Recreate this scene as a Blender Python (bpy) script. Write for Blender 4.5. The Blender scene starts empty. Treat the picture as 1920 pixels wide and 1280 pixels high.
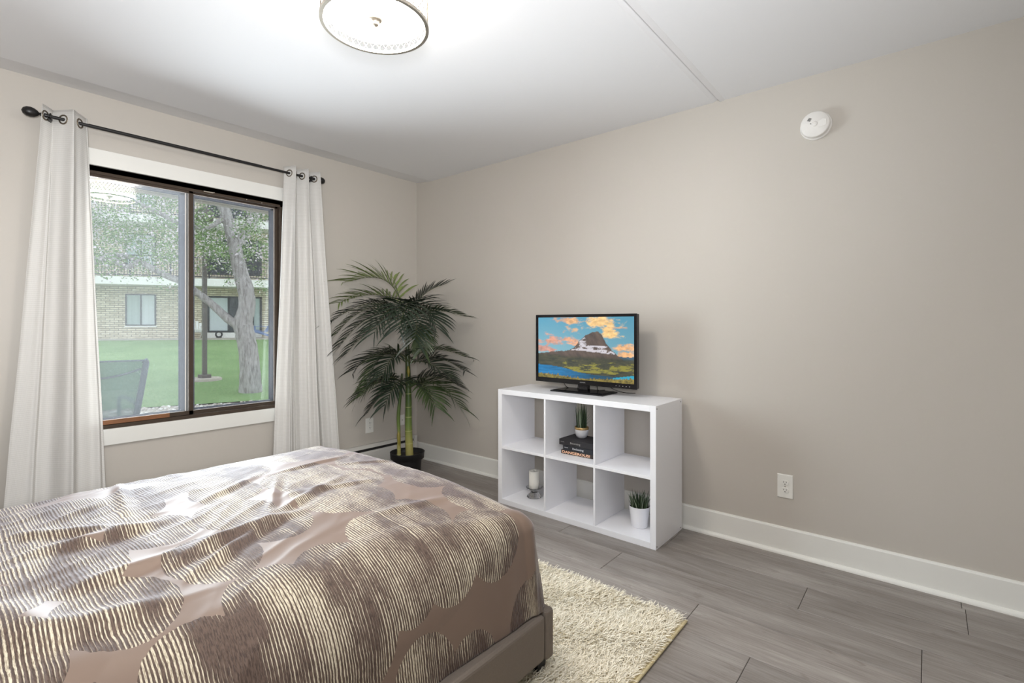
import bpy, bmesh, math, random
import numpy as np
from mathutils import Vector, Matrix, noise
PI = math.pi
R = math.radians
random.seed(7)
rng = np.random.default_rng(7)
S = bpy.context.scene
COL = S.collection

# ------------------------------------------------------------------ camera
F, CX, HZ = 934.0, 960.0, 608.5            # focal length in pixels (1920x1280 frame), principal column, horizon row
CAM = Vector((-2.892, -3.538, 1.185))
YAW = R(39.9)
FW = Vector((math.cos(YAW), math.sin(YAW), 0)); RT = Vector((FW.y, -FW.x, 0))
cam_data = bpy.data.cameras.new('camera'); cam = bpy.data.objects.new('camera', cam_data); COL.objects.link(cam)
cam.location = CAM; cam.rotation_euler = (PI/2, 0, YAW - PI/2)
cam_data.sensor_width = 36.0; cam_data.lens = F/1920*36.0; cam_data.shift_y = -(640-HZ)/1920
cam_data.clip_start = 0.02; cam_data.clip_end = 300
S.camera = cam

# ------------------------------------------------------------------ world, lights, exposure
S.view_settings.view_transform = 'Standard'; S.view_settings.look = 'None'
S.view_settings.gamma = 1.0; S.view_settings.use_curve_mapping = False
S.view_settings.exposure = 0.42
S.cycles.use_denoising = True; S.cycles.caustics_reflective = False; S.cycles.caustics_refractive = False
S.cycles.max_bounces = 10; S.cycles.diffuse_bounces = 6; S.cycles.transparent_max_bounces = 24
S.cycles.sample_clamp_indirect = 20.0
world = bpy.data.worlds.new('overcast_sky'); S.world = world; world.use_nodes = True
bg = world.node_tree.nodes['Background']; bg.inputs[0].default_value = (0.86, 0.93, 1.0, 1); bg.inputs[1].default_value = 1.2
ld = bpy.data.lights.new('added_window_light', 'AREA'); ld.shape = 'RECTANGLE'; ld.size = 1.10; ld.size_y = 1.42  # added unseen area light just outside the panes, standing in for daylight
ld.energy = 66.0; ld.color = (0.86, 0.93, 1.0)
lo = bpy.data.objects.new('added_window_light', ld); COL.objects.link(lo)
lo.location = (-1.79, 0.078, 1.33); lo.rotation_euler = (-PI/2, 0, 0)
fd = bpy.data.lights.new('added_fill_spot', 'SPOT'); fd.energy = 265.0; fd.color = (0.96, 0.98, 1.0); fd.spot_size = R(160); fd.spot_blend = 1.0; fd.shadow_soft_size = 0.20
fo = bpy.data.objects.new('added_fill_spot', fd); COL.objects.link(fo)      # added unseen fill spot beside the camera, aimed up to even out the room
fo.location = (-3.05, -3.72, 1.32); fo.rotation_euler = Vector((0.22, 0.88, 0.72)).to_track_quat('-Z', 'Y').to_euler()
LAMP_DISC, LAMP_SHADE = 46.0, 9.5

# ------------------------------------------------------------------ helpers
def at(px, py, D):
    """point seen at photo pixel (px,py), D metres in front of the camera"""
    return CAM + FW*D + RT*((px-CX)/F*D) + Vector((0, 0, -(py-HZ)/F*D))
def atz(px, py, z):
    return at(px, py, (CAM.z-z)*F/(py-HZ))

class MB:
    def __init__(self): self.v=[]; self.f=[]; self.sm=[]; self.mi=[]; self.uv=None
    def add(self, vs, fs, smooth=False, mi=0):
        o=len(self.v); self.v.extend([tuple(p) for p in vs])
        for q in fs: self.f.append(tuple(i+o for i in q)); self.sm.append(smooth); self.mi.append(mi)
        return self
    def box(self, x0,x1,y0,y1,z0,z1, mi=0):
        if x0>x1:x0,x1=x1,x0
        if y0>y1:y0,y1=y1,y0
        if z0>z1:z0,z1=z1,z0
        return self.add([(x0,y0,z0),(x1,y0,z0),(x1,y1,z0),(x0,y1,z0),(x0,y0,z1),(x1,y0,z1),(x1,y1,z1),(x0,y1,z1)],
            [(0,3,2,1),(4,5,6,7),(0,1,5,4),(1,2,6,5),(2,3,7,6),(3,0,4,7)],mi=mi)
    def obox(self, c, ax, ay, az, hx, hy, hz, mi=0):
        c=Vector(c); ax=Vector(ax).normalized()*hx; ay=Vector(ay).normalized()*hy; az=Vector(az).normalized()*hz
        vs=[c+ax*i+ay*j+az*k for k in(-1,1) for i,j in((-1,-1),(1,-1),(1,1),(-1,1))]
        return self.add(vs,[(0,3,2,1),(4,5,6,7),(0,1,5,4),(1,2,6,5),(2,3,7,6),(3,0,4,7)],mi=mi)
    def bar(self, p, q, w, t=None, up=(0,0,1), mi=0):
        p=Vector(p); q=Vector(q); d=(q-p); u=Vector(up)
        s=d.cross(u)
        if s.length<1e-6: s=d.cross(Vector((1,0,0)))
        s.normalize(); n=s.cross(d).normalized()
        return self.obox((p+q)/2, d, s, n, d.length/2, w/2, (t or w)/2, mi=mi)
    def prism(self, poly, axis, a0, a1, mi=0, smooth=False):
        """poly: 2D points; axis 0/1/2 = extrusion axis; the 2D coords fill the other two in order"""
        def mk(p,a):
            q=list(p); q.insert(axis,a); return tuple(q)
        n=len(poly); vs=[mk(p,a0) for p in poly]+[mk(p,a1) for p in poly]
        fs=[tuple(range(n))[::-1],tuple(range(n,2*n))]+[(i,(i+1)%n,n+(i+1)%n,n+i) for i in range(n)]
        return self.add(vs,fs,smooth,mi)
    def lathe(self, prof, c=(0,0,0), seg=32, axis='z', caps=True, mi=0, smooth=True):
        """prof: list of (radius, height)"""
        c=Vector(c); vs=[]; fs=[]
        for r,h in prof:
            for k in range(seg):
                a=2*PI*k/seg; x,y=r*math.cos(a),r*math.sin(a)
                p={'z':(x,y,h),'x':(h,x,y),'y':(y,h,x)}[axis]; vs.append(c+Vector(p))
        for i in range(len(prof)-1):
            for k in range(seg):
                k2=(k+1)%seg; fs.append((i*seg+k,i*seg+k2,(i+1)*seg+k2,(i+1)*seg+k))
        self.add(vs,fs,smooth,mi)
        if caps:
            if prof[0][0]>1e-5: self.add(vs[:seg],[tuple(range(seg))[::-1]],False,mi)
            if prof[-1][0]>1e-5: self.add(vs[-seg:],[tuple(range(seg))],False,mi)
        return self
    def tube(self, pts, rad, seg=8, caps=True, mi=0, flat=1.0):
        pts=[Vector(p) for p in pts]; n=len(pts)
        rr=[rad]*n if not hasattr(rad,'__len__') else rad
        vs=[]; fs=[]; side=None
        for i in range(n):
            t=(pts[min(i+1,n-1)]-pts[max(i-1,0)]).normalized()
            if side is None:
                side=t.cross(Vector((0,0,1)))
                if side.length<1e-3: side=t.cross(Vector((0,1,0)))
            side=(side-t*side.dot(t)).normalized(); up=side.cross(t)
            for k in range(seg):
                a=2*PI*k/seg; vs.append(pts[i]+side*(math.cos(a)*rr[i])+up*(math.sin(a)*rr[i]*flat))
        for i in range(n-1):
            for k in range(seg):
                k2=(k+1)%seg; fs.append((i*seg+k,i*seg+k2,(i+1)*seg+k2,(i+1)*seg+k))
        self.add(vs,fs,True,mi)
        if caps: self.add(vs[:seg],[tuple(range(seg))],False,mi); self.add(vs[-seg:],[tuple(range(seg))[::-1]],False,mi)
        return self
    def torus(self, c, nrm, r, t, seg=24, s2=8, mi=0):
        nrm=Vector(nrm).normalized(); a=nrm.orthogonal().normalized(); b=nrm.cross(a); c=Vector(c); vs=[]; fs=[]
        for i in range(seg):
            d=a*math.cos(2*PI*i/seg)+b*math.sin(2*PI*i/seg)
            for k in range(s2):
                e=2*PI*k/s2; vs.append(c+d*(r+t*math.cos(e))+nrm*(t*math.sin(e)))
        for i in range(seg):
            for k in range(s2):
                fs.append((i*s2+k,((i+1)%seg)*s2+k,((i+1)%seg)*s2+(k+1)%s2,i*s2+(k+1)%s2))
        return self.add(vs,fs,True,mi)
    def grid(self, fn, nu, nv, smooth=True, mi=0):
        vs=[fn(i/nu,j/nv) for j in range(nv+1) for i in range(nu+1)]
        fs=[(j*(nu+1)+i,j*(nu+1)+i+1,(j+1)*(nu+1)+i+1,(j+1)*(nu+1)+i) for j in range(nv) for i in range(nu)]
        return self.add(vs,fs,smooth,mi)
    def mesh(self, name, off=(0,0,0)):
        me=bpy.data.meshes.new(name); off=Vector(off)
        me.from_pydata([tuple(Vector(p)-off) for p in self.v],[],self.f); me.validate(clean_customdata=False)
        if len(me.polygons)==len(self.sm):
            me.polygons.foreach_set('use_smooth',self.sm); me.polygons.foreach_set('material_index',self.mi)
        me.update(); return me
    def build(self, name, mat, parent=None, bev=0, local=False, seg=2, fix=True):
        off=(0,0,0)
        if parent is not None and not local:
            off=root_loc(parent)
        me=self.mesh(name,off)
        if fix:
            bm=bmesh.new(); bm.from_mesh(me); bmesh.ops.recalc_face_normals(bm,faces=bm.faces); bm.to_mesh(me); bm.free()
        ob=bpy.data.objects.new(name,me); COL.objects.link(ob)
        for m in (mat if isinstance(mat,(list,tuple)) else [mat]): me.materials.append(m)
        if parent is not None: ob.parent=parent
        if bev:
            md=ob.modifiers.new('bevel','BEVEL'); md.width=bev; md.segments=seg; md.limit_method='ANGLE'; md.angle_limit=R(40)
        return ob
def root_loc(o):
    v=Vector((0,0,0))
    while o is not None: v+=o.location; o=o.parent
    return v
def tag(o,label=None,cat=None,group=None,kind=None):
    if label:o['label']=label
    if cat:o['category']=cat
    if group:o['group']=group
    if kind:o['kind']=kind
    return o
def empty(name,loc,label=None,cat=None,group=None,kind=None,rz=0):
    o=bpy.data.objects.new(name,None); COL.objects.link(o); o.location=loc; o.rotation_euler=(0,0,rz); o.empty_display_size=.05
    return tag(o,label,cat,group,kind)
def text(name,body,size,loc,mx,mat,parent,ext=.0002,offset=0,align='LEFT',sx=1.0):
    cu=bpy.data.curves.new(name,'FONT'); cu.body=body; cu.size=size; cu.extrude=ext; cu.offset=offset; cu.align_x=align; cu.align_y='CENTER'
    cu.materials.append(mat); ob=bpy.data.objects.new(name,cu); COL.objects.link(ob)
    dg=bpy.context.evaluated_depsgraph_get(); me=bpy.data.meshes.new_from_object(ob.evaluated_get(dg)); bpy.data.objects.remove(ob)
    ob=bpy.data.objects.new(name,me); COL.objects.link(ob); me.name=name
    M=mx.copy(); M=M.to_4x4(); M.translation=Vector(loc)-root_loc(parent); ob.parent=parent; ob.matrix_basis=M@Matrix.Diagonal((sx,1,1,1))
    return ob
FACE_MX=Matrix(((0,0,-1),(-1,0,0),(0,1,0)))   # text facing -X, reading towards -Y, up +Z

# ------------------------------------------------------------------ materials
def srgb(h):
    if isinstance(h,str):
        h=h.lstrip('#'); c=[int(h[i:i+2],16)/255 for i in(0,2,4)]
    else: c=[x/255 for x in h]
    return tuple((x/12.92 if x<=.04045 else ((x+.055)/1.055)**2.4) for x in c)
class NT:
    def __init__(s,name):
        s.m=bpy.data.materials.new(name); s.m.use_nodes=True; s.t=s.m.node_tree; s.n=s.t.nodes; s.l=s.t.links
        s.b=s.n['Principled BSDF']; s.out=s.n['Material Output']
    def N(s,typ,**k):
        n=s.n.new('ShaderNode'+typ)
        for a,b in k.items(): setattr(n,a,b)
        return n
    def L(s,a,b): s.l.new(a,b)
    def val(s,inp,v):
        if hasattr(v,'default_value') or hasattr(v,'is_output'): s.L(v,inp)
        else: inp.default_value=v
    def math(s,op,a,b=0.0,c=0.0,clamp=False):
        n=s.N('Math',operation=op,use_clamp=clamp); s.val(n.inputs[0],a); s.val(n.inputs[1],b); s.val(n.inputs[2],c); return n.outputs[0]
    def coord(s,kind='Object'): return s.N('TexCoord').outputs[kind]
    def mapping(s,vec,scale=(1,1,1),loc=(0,0,0),rot=(0,0,0)):
        n=s.N('Mapping'); s.L(vec,n.inputs[0]); s.val(n.inputs[1],loc); n.inputs[2].default_value=rot; n.inputs[3].default_value=scale; return n.outputs[0]
    def noise(s,vec,scale=5,detail=3,rough=.5,dist=0):
        n=s.N('TexNoise'); s.L(vec,n.inputs['Vector']); n.inputs['Scale'].default_value=scale; n.inputs['Detail'].default_value=detail
        n.inputs['Roughness'].default_value=rough; n.inputs['Distortion'].default_value=dist; return n.outputs['Fac']
    def ramp(s,fac,stops,interp='LINEAR'):
        n=s.N('ValToRGB'); s.L(fac,n.inputs[0]); e=n.color_ramp.elements; n.color_ramp.interpolation=interp
        while len(e)<len(stops): e.new(.5)
        for i,(p,c) in enumerate(stops):
            e[i].position=p; e[i].color=(c[0],c[1],c[2],1) if hasattr(c,'__len__') else (c,c,c,1)
        return n.outputs[0]
    def mix(s,f,a,b,blend='MIX'):
        n=s.N('Mix',data_type='RGBA',blend_type=blend); s.val(n.inputs[0],f)
        for i,v in((6,a),(7,b)):
            if hasattr(v,'is_output'): s.L(v,n.inputs[i])
            else: n.inputs[i].default_value=(v[0],v[1],v[2],1)
        return n.outputs[2]
    def bump(s,h,strength=.3,dist=.01):
        n=s.N('Bump'); s.L(h,n.inputs['Height']); n.inputs['Strength'].default_value=strength; n.inputs['Distance'].default_value=dist; s.L(n.outputs[0],s.b.inputs['Normal'])
    def col(s,c):
        if hasattr(c,'is_output'): s.L(c,s.b.inputs['Base Color'])
        else: s.b.inputs['Base Color'].default_value=(c[0],c[1],c[2],1)
    def set(s,rough=None,metal=None,spec=None,**k):
        if rough is not None: s.val(s.b.inputs['Roughness'],rough)
        if metal is not None: s.b.inputs['Metallic'].default_value=metal
        if spec is not None: s.b.inputs['Specular IOR Level'].default_value=spec
        for a,b in k.items(): s.val(s.b.inputs[a],b)
        return s
def simple(name,c,rough=.5,metal=0,spec=.5,var=.06,vscale=8,bump=0,bscale=60,bdist=.002):
    t=NT(name); c=srgb(c); co=t.coord()
    f=t.noise(co,vscale,3)
    t.col(t.mix(f,tuple(x*(1-var) for x in c),tuple(min(1,x*(1+var)) for x in c))); t.set(rough,metal,spec)
    if bump: t.bump(t.noise(co,bscale,3),bump,bdist)
    return t.m
M={}
M['wall']=simple('greige_wall_paint',(193,187,179),.42,spec=.35,var=.012,vscale=1.5,bump=.06,bscale=220,bdist=.001)
M['ceil']=simple('ceiling_paint',(226,226,228),.85,spec=.2,var=.01,vscale=2,bump=.05,bscale=150)
M['trim']=simple('white_trim_paint',(229,228,223),.4,var=.015)
M['shelf']=simple('white_melamine',(236,236,240),.35,var=.01)
M['bronze']=simple('dark_bronze_aluminium',(74,64,56),.8,spec=.05,var=.15,vscale=20)
M['storm']=simple('sky_tinted_aluminium',(104,110,126),.8,spec=.05,var=.06,vscale=30)  # blue-grey is reflected sky painted into the base colour
M['oak']=simple('brown_stained_wood',(128,84,52),.5,var=.25,vscale=35)
M['black']=simple('black_metal',(22,20,21),.4,var=.1)
M['tvblack']=simple('glossy_black_plastic',(16,15,18),.15,var=.1)
M['nickel']=simple('brushed_nickel',(176,168,156),.38,metal=.85,var=.05)
M['bronzering']=simple('antique_grommet_metal',(120,110,96),.35,metal=.8,var=.1)
M['plate']=simple('white_plastic',(232,231,226),.4,var=.01)
M['slot']=simple('dark_slot',(30,28,27),.7)
M['potblack']=simple('black_nursery_plastic',(20,20,22),.5,var=.1)
M['soil']=simple('dark_soil',(34,27,22),.95,var=.4,vscale=90,bump=.6,bscale=90,bdist=.01)
M['uphol']=simple('grey_brown_upholstery',(116,106,97),.9,var=.1,vscale=220,bump=.4,bscale=600,bdist=.001)
M['heater']=simple('heater_enamel',(205,203,198),.45,var=.02)
M['bookblack']=simple('black_book_cloth',(36,34,38),.6,var=.1)
M['booknavy']=simple('charcoal_book_cloth',(33,35,42),.6,var=.1)
M['bookbrown']=simple('dark_brown_book_cover',(48,36,33),.55,var=.1)
M['paper']=simple('book_paper',(214,208,192),.9,var=.08,vscale=200)
M['textgrey']=simple('silver_print',(150,148,146),.6); M['textwhite']=simple('white_print',(205,205,208),.6); M['textpeach']=simple('peach_print',(243,196,164),.6)
M['ceramic']=simple('pale_grey_ceramic',(216,216,220),.3,var=.02)
M['gold']=simple('gold_glaze',(196,164,112),.3,metal=.7)
M['whitepot']=simple('white_ceramic',(236,236,240),.35,var=.01)
M['wax']=simple('white_candle_wax',(238,236,228),.5,var=.02)
M['legblack']=simple('black_bed_leg',(22,22,24),.5)
M['detector']=simple('detector_plastic',(226,223,219),.45,var=.01)

def mat_planks():
    t=NT('grey_vinyl_planks'); co=t.coord('Object'); oi=t.N('ObjectInfo')
    rnd=oi.outputs['Random']
    sh=t.N('CombineXYZ'); t.L(t.math('MULTIPLY',rnd,37.0),sh.inputs[0]); t.L(t.math('MULTIPLY',rnd,91.0),sh.inputs[1])
    v=t.N('VectorMath',operation='ADD'); t.L(co,v.inputs[0]); t.L(sh.outputs[0],v.inputs[1]); v=v.outputs[0]
    big=t.noise(t.mapping(v,(6,.9,1)),1.6,4,.6,.6)
    grain=t.noise(t.mapping(v,(60,2.2,1)),2.2,5,.65,.3)
    fine=t.noise(t.mapping(v,(260,6,1)),2,3,.6)
    knots=t.noise(t.mapping(v,(9,3.5,1)),2.2,3,.6,1.2)
    c=t.ramp(big,[(.28,srgb((110,101,95))),(.5,srgb((141,134,129))),(.72,srgb((172,166,161)))])
    g=t.ramp(grain,[(.3,srgb((100,91,86))),(.62,srgb((162,156,151)))])
    c=t.mix(.42,c,g)
    c=t.mix(t.math('MULTIPLY',t.ramp(knots,[(.62,0.0),(.78,1.0)]),.45),c,srgb((92,80,72)))
    c=t.mix(.5,c,t.ramp(fine,[(.3,.72),(.7,1.0)]),'MULTIPLY')
    br=t.math('MULTIPLY_ADD',rnd,.22,.92)
    bc=t.N('CombineColor'); 
    for i in range(3): t.L(br,bc.inputs[i])
    c=t.mix(1.0,c,bc.outputs[0],'MULTIPLY')
    t.col(c); t.set(t.math('MULTIPLY_ADD',grain,.25,.36),spec=.4); t.bump(grain,.12,.001)
    return t.m
M['plank']=mat_planks()

def mat_spread():
    t=NT('jacquard_bedspread'); uv=t.coord('UV')
    # round woven medallions; what is left between them stays plain satin
    vo=t.N('TexVoronoi',feature='F1',distance='EUCLIDEAN',voronoi_dimensions='2D'); t.L(t.mapping(uv,(5.4,4.3,1),(.35,.22,0)),vo.inputs['Vector']); vo.inputs['Scale'].default_value=1.0; vo.inputs['Randomness'].default_value=.8
    wob=t.noise(t.mapping(uv,(90,14,1)),1,2)
    d=t.math('ADD',vo.outputs['Distance'],t.math('MULTIPLY',t.math('SUBTRACT',wob,.5),.05))
    inside=t.math('LESS_THAN',d,.60)
    # stripes run along V; frequency in U; wobble
    sx=t.N('SeparateXYZ'); t.L(uv,sx.inputs[0])
    w1=t.noise(t.mapping(uv,(12,30,1)),1,3,.6); w2=t.noise(t.mapping(uv,(34,1.2,1)),1,2)
    u=t.math('ADD',sx.outputs[0],t.math('MULTIPLY',t.math('SUBTRACT',w1,.5),.0045))
    ph=t.math('ADD',t.math('MULTIPLY',u,2*PI*128.0),t.math('MULTIPLY',t.math('SUBTRACT',w2,.5),13.0))
    st=t.math('SINE',ph)
    cellr=t.N('SeparateColor'); t.L(vo.outputs['Color'],cellr.inputs[0])
    zone=t.noise(t.mapping(uv,(7,2.6,1)),1,3,.6)
    zone=t.math('ADD',zone,t.math('MULTIPLY',t.math('SUBTRACT',cellr.outputs[0],.5),.05))
    thr=t.math('MULTIPLY_ADD',t.math('SUBTRACT',.5,zone),6.5,.62)
    cream=t.math('MULTIPLY_ADD',t.math('SUBTRACT',st,thr),2.2,.5,clamp=True)
    dash=t.noise(t.mapping(uv,(420,60,1)),1,2,.7)
    threads=t.ramp(dash,[(.4,0.0),(.56,1.0)])
    creamc=t.mix(threads,srgb((150,138,118)),srgb((206,196,174)))
    brownc=t.mix(threads,srgb((66,52,45)),srgb((94,77,67)))
    c=t.mix(cream,brownc,creamc)
    plain=t.mix(t.noise(uv,3,2),srgb((110,92,80)),srgb((126,107,94)))
    t.col(t.mix(inside,plain,c))
    ro=t.N('MapRange'); t.L(inside,ro.inputs[0]); ro.inputs[3].default_value=.5; ro.inputs[4].default_value=.62
    t.set(ro.outputs[0],spec=.3); t.b.inputs['Sheen Weight'].default_value=.3; t.b.inputs['Sheen Roughness'].default_value=.42; t.b.inputs['Sheen Tint'].default_value=(.93,.90,1,1)
    h=t.math('MULTIPLY',inside,t.math('MULTIPLY_ADD',st,.5,.6)); t.bump(h,.35,.003)
    return t.m
M['spread']=mat_spread()

def mat_curtain():
    t=NT('white_waffle_curtain'); uv=t.coord('UV')
    a=t.N('TexBrick'); t.L(t.mapping(uv,(1,1,1)),a.inputs['Vector']); a.inputs['Scale'].default_value=60; a.inputs['Mortar Size'].default_value=.1; a.offset=0
    a.inputs['Brick Width'].default_value=.6; a.inputs['Row Height'].default_value=.6; a.inputs['Mortar Smooth'].default_value=.6
    f=a.outputs['Fac']
    col=t.mix(f,srgb((236,234,231)),srgb((224,222,218)))
    di=t.N('BsdfDiffuse'); t.L(col,di.inputs[0]); tr=t.N('BsdfTranslucent'); t.L(col,tr.inputs[0])
    bp=t.N('Bump'); t.L(f,bp.inputs['Height']); bp.inputs['Strength'].default_value=.25; bp.inputs['Distance'].default_value=.002; t.L(bp.outputs[0],di.inputs['Normal'])
    mx=t.N('MixShader'); mx.inputs[0].default_value=.2; t.L(di.outputs[0],mx.inputs[1]); t.L(tr.outputs[0],mx.inputs[2])
    t.L(mx.outputs[0],t.out.inputs[0]); return t.m
M['curtain']=mat_curtain()

def mat_glass(name,haze,tint=(.97,.985,.98)):
    t=NT(name); lw=t.N('Fresnel'); lw.inputs[0].default_value=1.5
    tr=t.N('BsdfTransparent'); tr.inputs[0].default_value=(*tint,1)
    gl=t.N('BsdfGlossy'); gl.inputs[0].default_value=(1,1,1,1); gl.inputs['Roughness'].default_value=.01
    df=t.N('BsdfTranslucent'); df.inputs[0].default_value=(.9,.93,.95,1)
    m0=t.N('MixShader'); t.val(m0.inputs[0],t.math('MULTIPLY_ADD',t.noise(t.coord(),2.5,2),haze*.5,haze*.75)); t.L(tr.outputs[0],m0.inputs[1]); t.L(df.outputs[0],m0.inputs[2])
    m1=t.N('MixShader'); t.L(t.math('MULTIPLY',lw.outputs[0],1.0),m1.inputs[0]); t.L(m0.outputs[0],m1.inputs[1]); t.L(gl.outputs[0],m1.inputs[2])
    t.L(m1.outputs[0],t.out.inputs[0]); return t.m
M['glass']=mat_glass('window_glass',.0); M['glass_hazy']=mat_glass('hazy_window_glass',.011)

def mat_emit(name,c,s):
    t=NT(name); t.col(c); t.b.inputs['Emission Color'].default_value=(*c,1); t.b.inputs['Emission Strength'].default_value=s; t.set(.6); return t.m
M['diffuser']=mat_emit('lit_frosted_glass',(1.0,.945,.86),LAMP_DISC)
M['shade']=mat_emit('lit_fabric_shade',(1.0,.935,.83),LAMP_SHADE)

def mat_leaf(name,a,b,rough=.32):
    t=NT(name); f=t.noise(t.coord(),14,3); t.col(t.mix(f,srgb(a),srgb(b))); t.set(rough,spec=.6); return t.m
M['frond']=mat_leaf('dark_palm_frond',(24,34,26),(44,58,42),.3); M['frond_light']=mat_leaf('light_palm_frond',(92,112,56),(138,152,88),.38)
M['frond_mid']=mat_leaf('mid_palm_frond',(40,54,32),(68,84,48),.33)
M['rachis']=mat_leaf('palm_stem',(58,66,36),(84,90,52),.45)
def mat_trunk():
    t=NT('bamboo_green_trunk'); sx=t.N('SeparateXYZ'); t.L(t.coord(),sx.inputs[0]); z=sx.outputs[2]
    c=t.ramp(t.math('MULTIPLY_ADD',z,1.6,-.2),[(.0,srgb((164,150,96))),(.22,srgb((166,160,92))),(.45,srgb((104,128,60))),(.8,srgb((64,92,44))),(1,srgb((54,70,40)))])
    n=t.noise(t.mapping(t.coord(),(40,40,6)),3,4); c=t.mix(t.math('MULTIPLY',n,.4),c,srgb((90,92,50)))
    t.col(c); t.set(.4); return t.m
M['trunk']=mat_trunk(); M['ring']=mat_leaf('pale_node_ring',(168,170,112),(190,190,130),.5)
M['bud']=mat_leaf('yellow_leaf_sheath',(150,130,40),(120,120,50),.5)
M['grassy']=mat_leaf('small_plant_blade',(34,48,34),(70,92,58),.4); M['grassy_light']=mat_leaf('pale_plant_blade',(96,116,84),(150,160,140),.4)
def mat_rug(name,a,b):
    t=NT(name); f=t.noise(t.coord(),7,3); t.col(t.mix(f,srgb(a),srgb(b))); t.set(.95,spec=.1); return t.m
M['rug']=mat_rug('cream_shag_pile',(238,229,208),(250,246,234)); M['rugbind']=mat_rug('cream_binding',(200,186,148),(214,200,164))
def mat_crystal():
    t=NT('clear_crystal'); t.col((1,1,1)); t.set(.02); t.b.inputs['Transmission Weight'].default_value=1.0; t.b.inputs['IOR'].default_value=1.5; return t.m
M['crystal']=mat_crystal()
def mat_screen():
    t=NT('lit_tv_picture'); a=t.N('VertexColor'); a.layer_name='picture'
    t.col((.01,.01,.012)); t.L(a.outputs[0],t.b.inputs['Emission Color']); t.b.inputs['Emission Strength'].default_value=.92; t.set(.18,spec=.5); return t.m
M['screen']=mat_screen()
# outdoors
def mat_brick():
    t=NT('tan_brick'); co=t.coord(); m=t.N('Mapping'); t.L(co,m.inputs[0]); m.inputs[2].default_value=(PI/2,0,0)
    b=t.N('TexBrick'); t.L(m.outputs[0],b.inputs['Vector']); b.inputs['Scale'].default_value=1; b.inputs['Brick Width'].default_value=.34; b.inputs['Row Height'].default_value=.1; b.inputs['Mortar Size'].default_value=.014
    b.inputs['Color1'].default_value=(*srgb((226,216,194)),1); b.inputs['Color2'].default_value=(*srgb((198,186,162)),1); b.inputs['Mortar'].default_value=(*srgb((150,142,128)),1); b.inputs['Bias'].default_value=-.1
    t.col(t.mix(.3,b.outputs[0],t.ramp(t.noise(co,1.2,3),[(.3,.75),(.7,1.0)]),'MULTIPLY')); t.set(.9,spec=.2); return t.m
M['brick']=mat_brick()
M['slab']=simple('white_concrete',(232,230,226),.8,var=.04,vscale=1); M['soffit']=simple('soffit_paint',(196,194,186),.8,var=.03)
M['rail']=simple('dark_railing',(46,46,50),.5); M['farframe']=simple('dark_window_frame',(62,66,70),.5)
M['blind']=simple('pale_blind',(196,204,206),.7,var=.05,vscale=3); M['darkglass']=simple('dark_far_glass',(54,62,68),.12,var=.2,vscale=1)
M['farcurtain']=simple('pale_far_curtain',(170,184,182),.7,var=.12,vscale=6)
M['concrete']=simple('pale_concrete',(178,170,160),.9,var=.12,vscale=5,bump=.3,bscale=40)
M['blue']=simple('blue_painted_wood',(124,140,186),.6); M['white']=simple('white_painted_wood',(230,230,228),.6)
M['post']=simple('grey_brown_post',(108,102,100),.6)
def mat_lawn():
    t=NT('mown_grass'); co=t.coord(); c=t.ramp(t.noise(co,.5,4,.6),[(.3,srgb((104,136,86))),(.7,srgb((140,166,116)))])
    c=t.mix(.5,c,t.ramp(t.noise(t.mapping(co,(30,12,1)),1,4,.7),[(.3,srgb((96,128,78))),(.7,srgb((158,182,132)))]))
    c=t.mix(t.ramp(t.noise(co,9,3),[(.66,0.0),(.74,.45)]),c,srgb((190,176,160)))
    t.col(c); t.set(.95,spec=.1); t.bump(t.noise(co,40,3),.5,.03); return t.m
M['lawn']=mat_lawn()
def mat_bark():
    t=NT('grey_bark'); co=t.coord(); c=t.ramp(t.noise(t.mapping(co,(22,22,5)),1,5,.7,.4),[(.3,srgb((120,114,112))),(.5,srgb((172,167,166))),(.75,srgb((208,204,206)))])
    t.col(c); t.set(.95,spec=.1); t.bump(t.noise(t.mapping(co,(30,30,6)),1,4,.7),.8,.03); return t.m
M['bark']=mat_bark()
M['leafA']=mat_leaf('tree_leaf',(104,138,78),(156,182,116),.6); M['leafB']=mat_leaf('deep_tree_leaf',(74,104,60),(120,148,90),.6); M['blossom']=mat_leaf('pale_pink_blossom',(208,196,206),(236,228,232),.8)
M['stone']=simple('river_stone',(190,182,176),.9,var=.35,vscale=14)
def mat_sling():
    t=NT('teal_mesh_sling'); d=t.N('BsdfDiffuse'); d.inputs[0].default_value=(*srgb((96,124,124)),1); tr=t.N('BsdfTransparent'); m=t.N('MixShader'); m.inputs[0].default_value=.72
    t.L(tr.outputs[0],m.inputs[1]); t.L(d.outputs[0],m.inputs[2]); t.L(m.outputs[0],t.out.inputs[0]); return t.m
M['sling']=mat_sling(); M['chairframe']=simple('blue_grey_chair_metal',(92,104,116),.5)

# ------------------------------------------------------------------ room shell
XL,YB,H=-3.85,-4.40,2.44
WX0,WX1,WZ0,WZ1=-2.36,-1.215,.60,2.064      # window opening
b=MB(); b.box(XL-.2,WX0,0,.2,-.1,H+.1); b.box(WX1,.2,0,.2,-.1,H+.1); b.box(WX0,WX1,0,.2,-.1,WZ0); b.box(WX0,WX1,0,.2,WZ1,H+.1)
tag(b.build('wall_left',M['wall']),'beige wall holding the sliding window and curtains','wall',kind='structure')
b=MB(); b.box(0,.2,YB-.2,0,-.1,H+.1)
tag(b.build('wall_right',M['wall']),'long beige wall behind the television and white cube shelf','wall',kind='structure')
b=MB(); b.box(XL-.2,0,YB-.2,YB,-.1,H+.1)
tag(b.build('wall_rear',M['wall']),'beige wall behind the viewer','wall',kind='structure')
b=MB(); b.box(XL-.2,XL,YB,0,-.1,H+.1)
tag(b.build('wall_bedhead',M['wall']),'beige wall at the head of the bed','wall',kind='structure')
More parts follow.
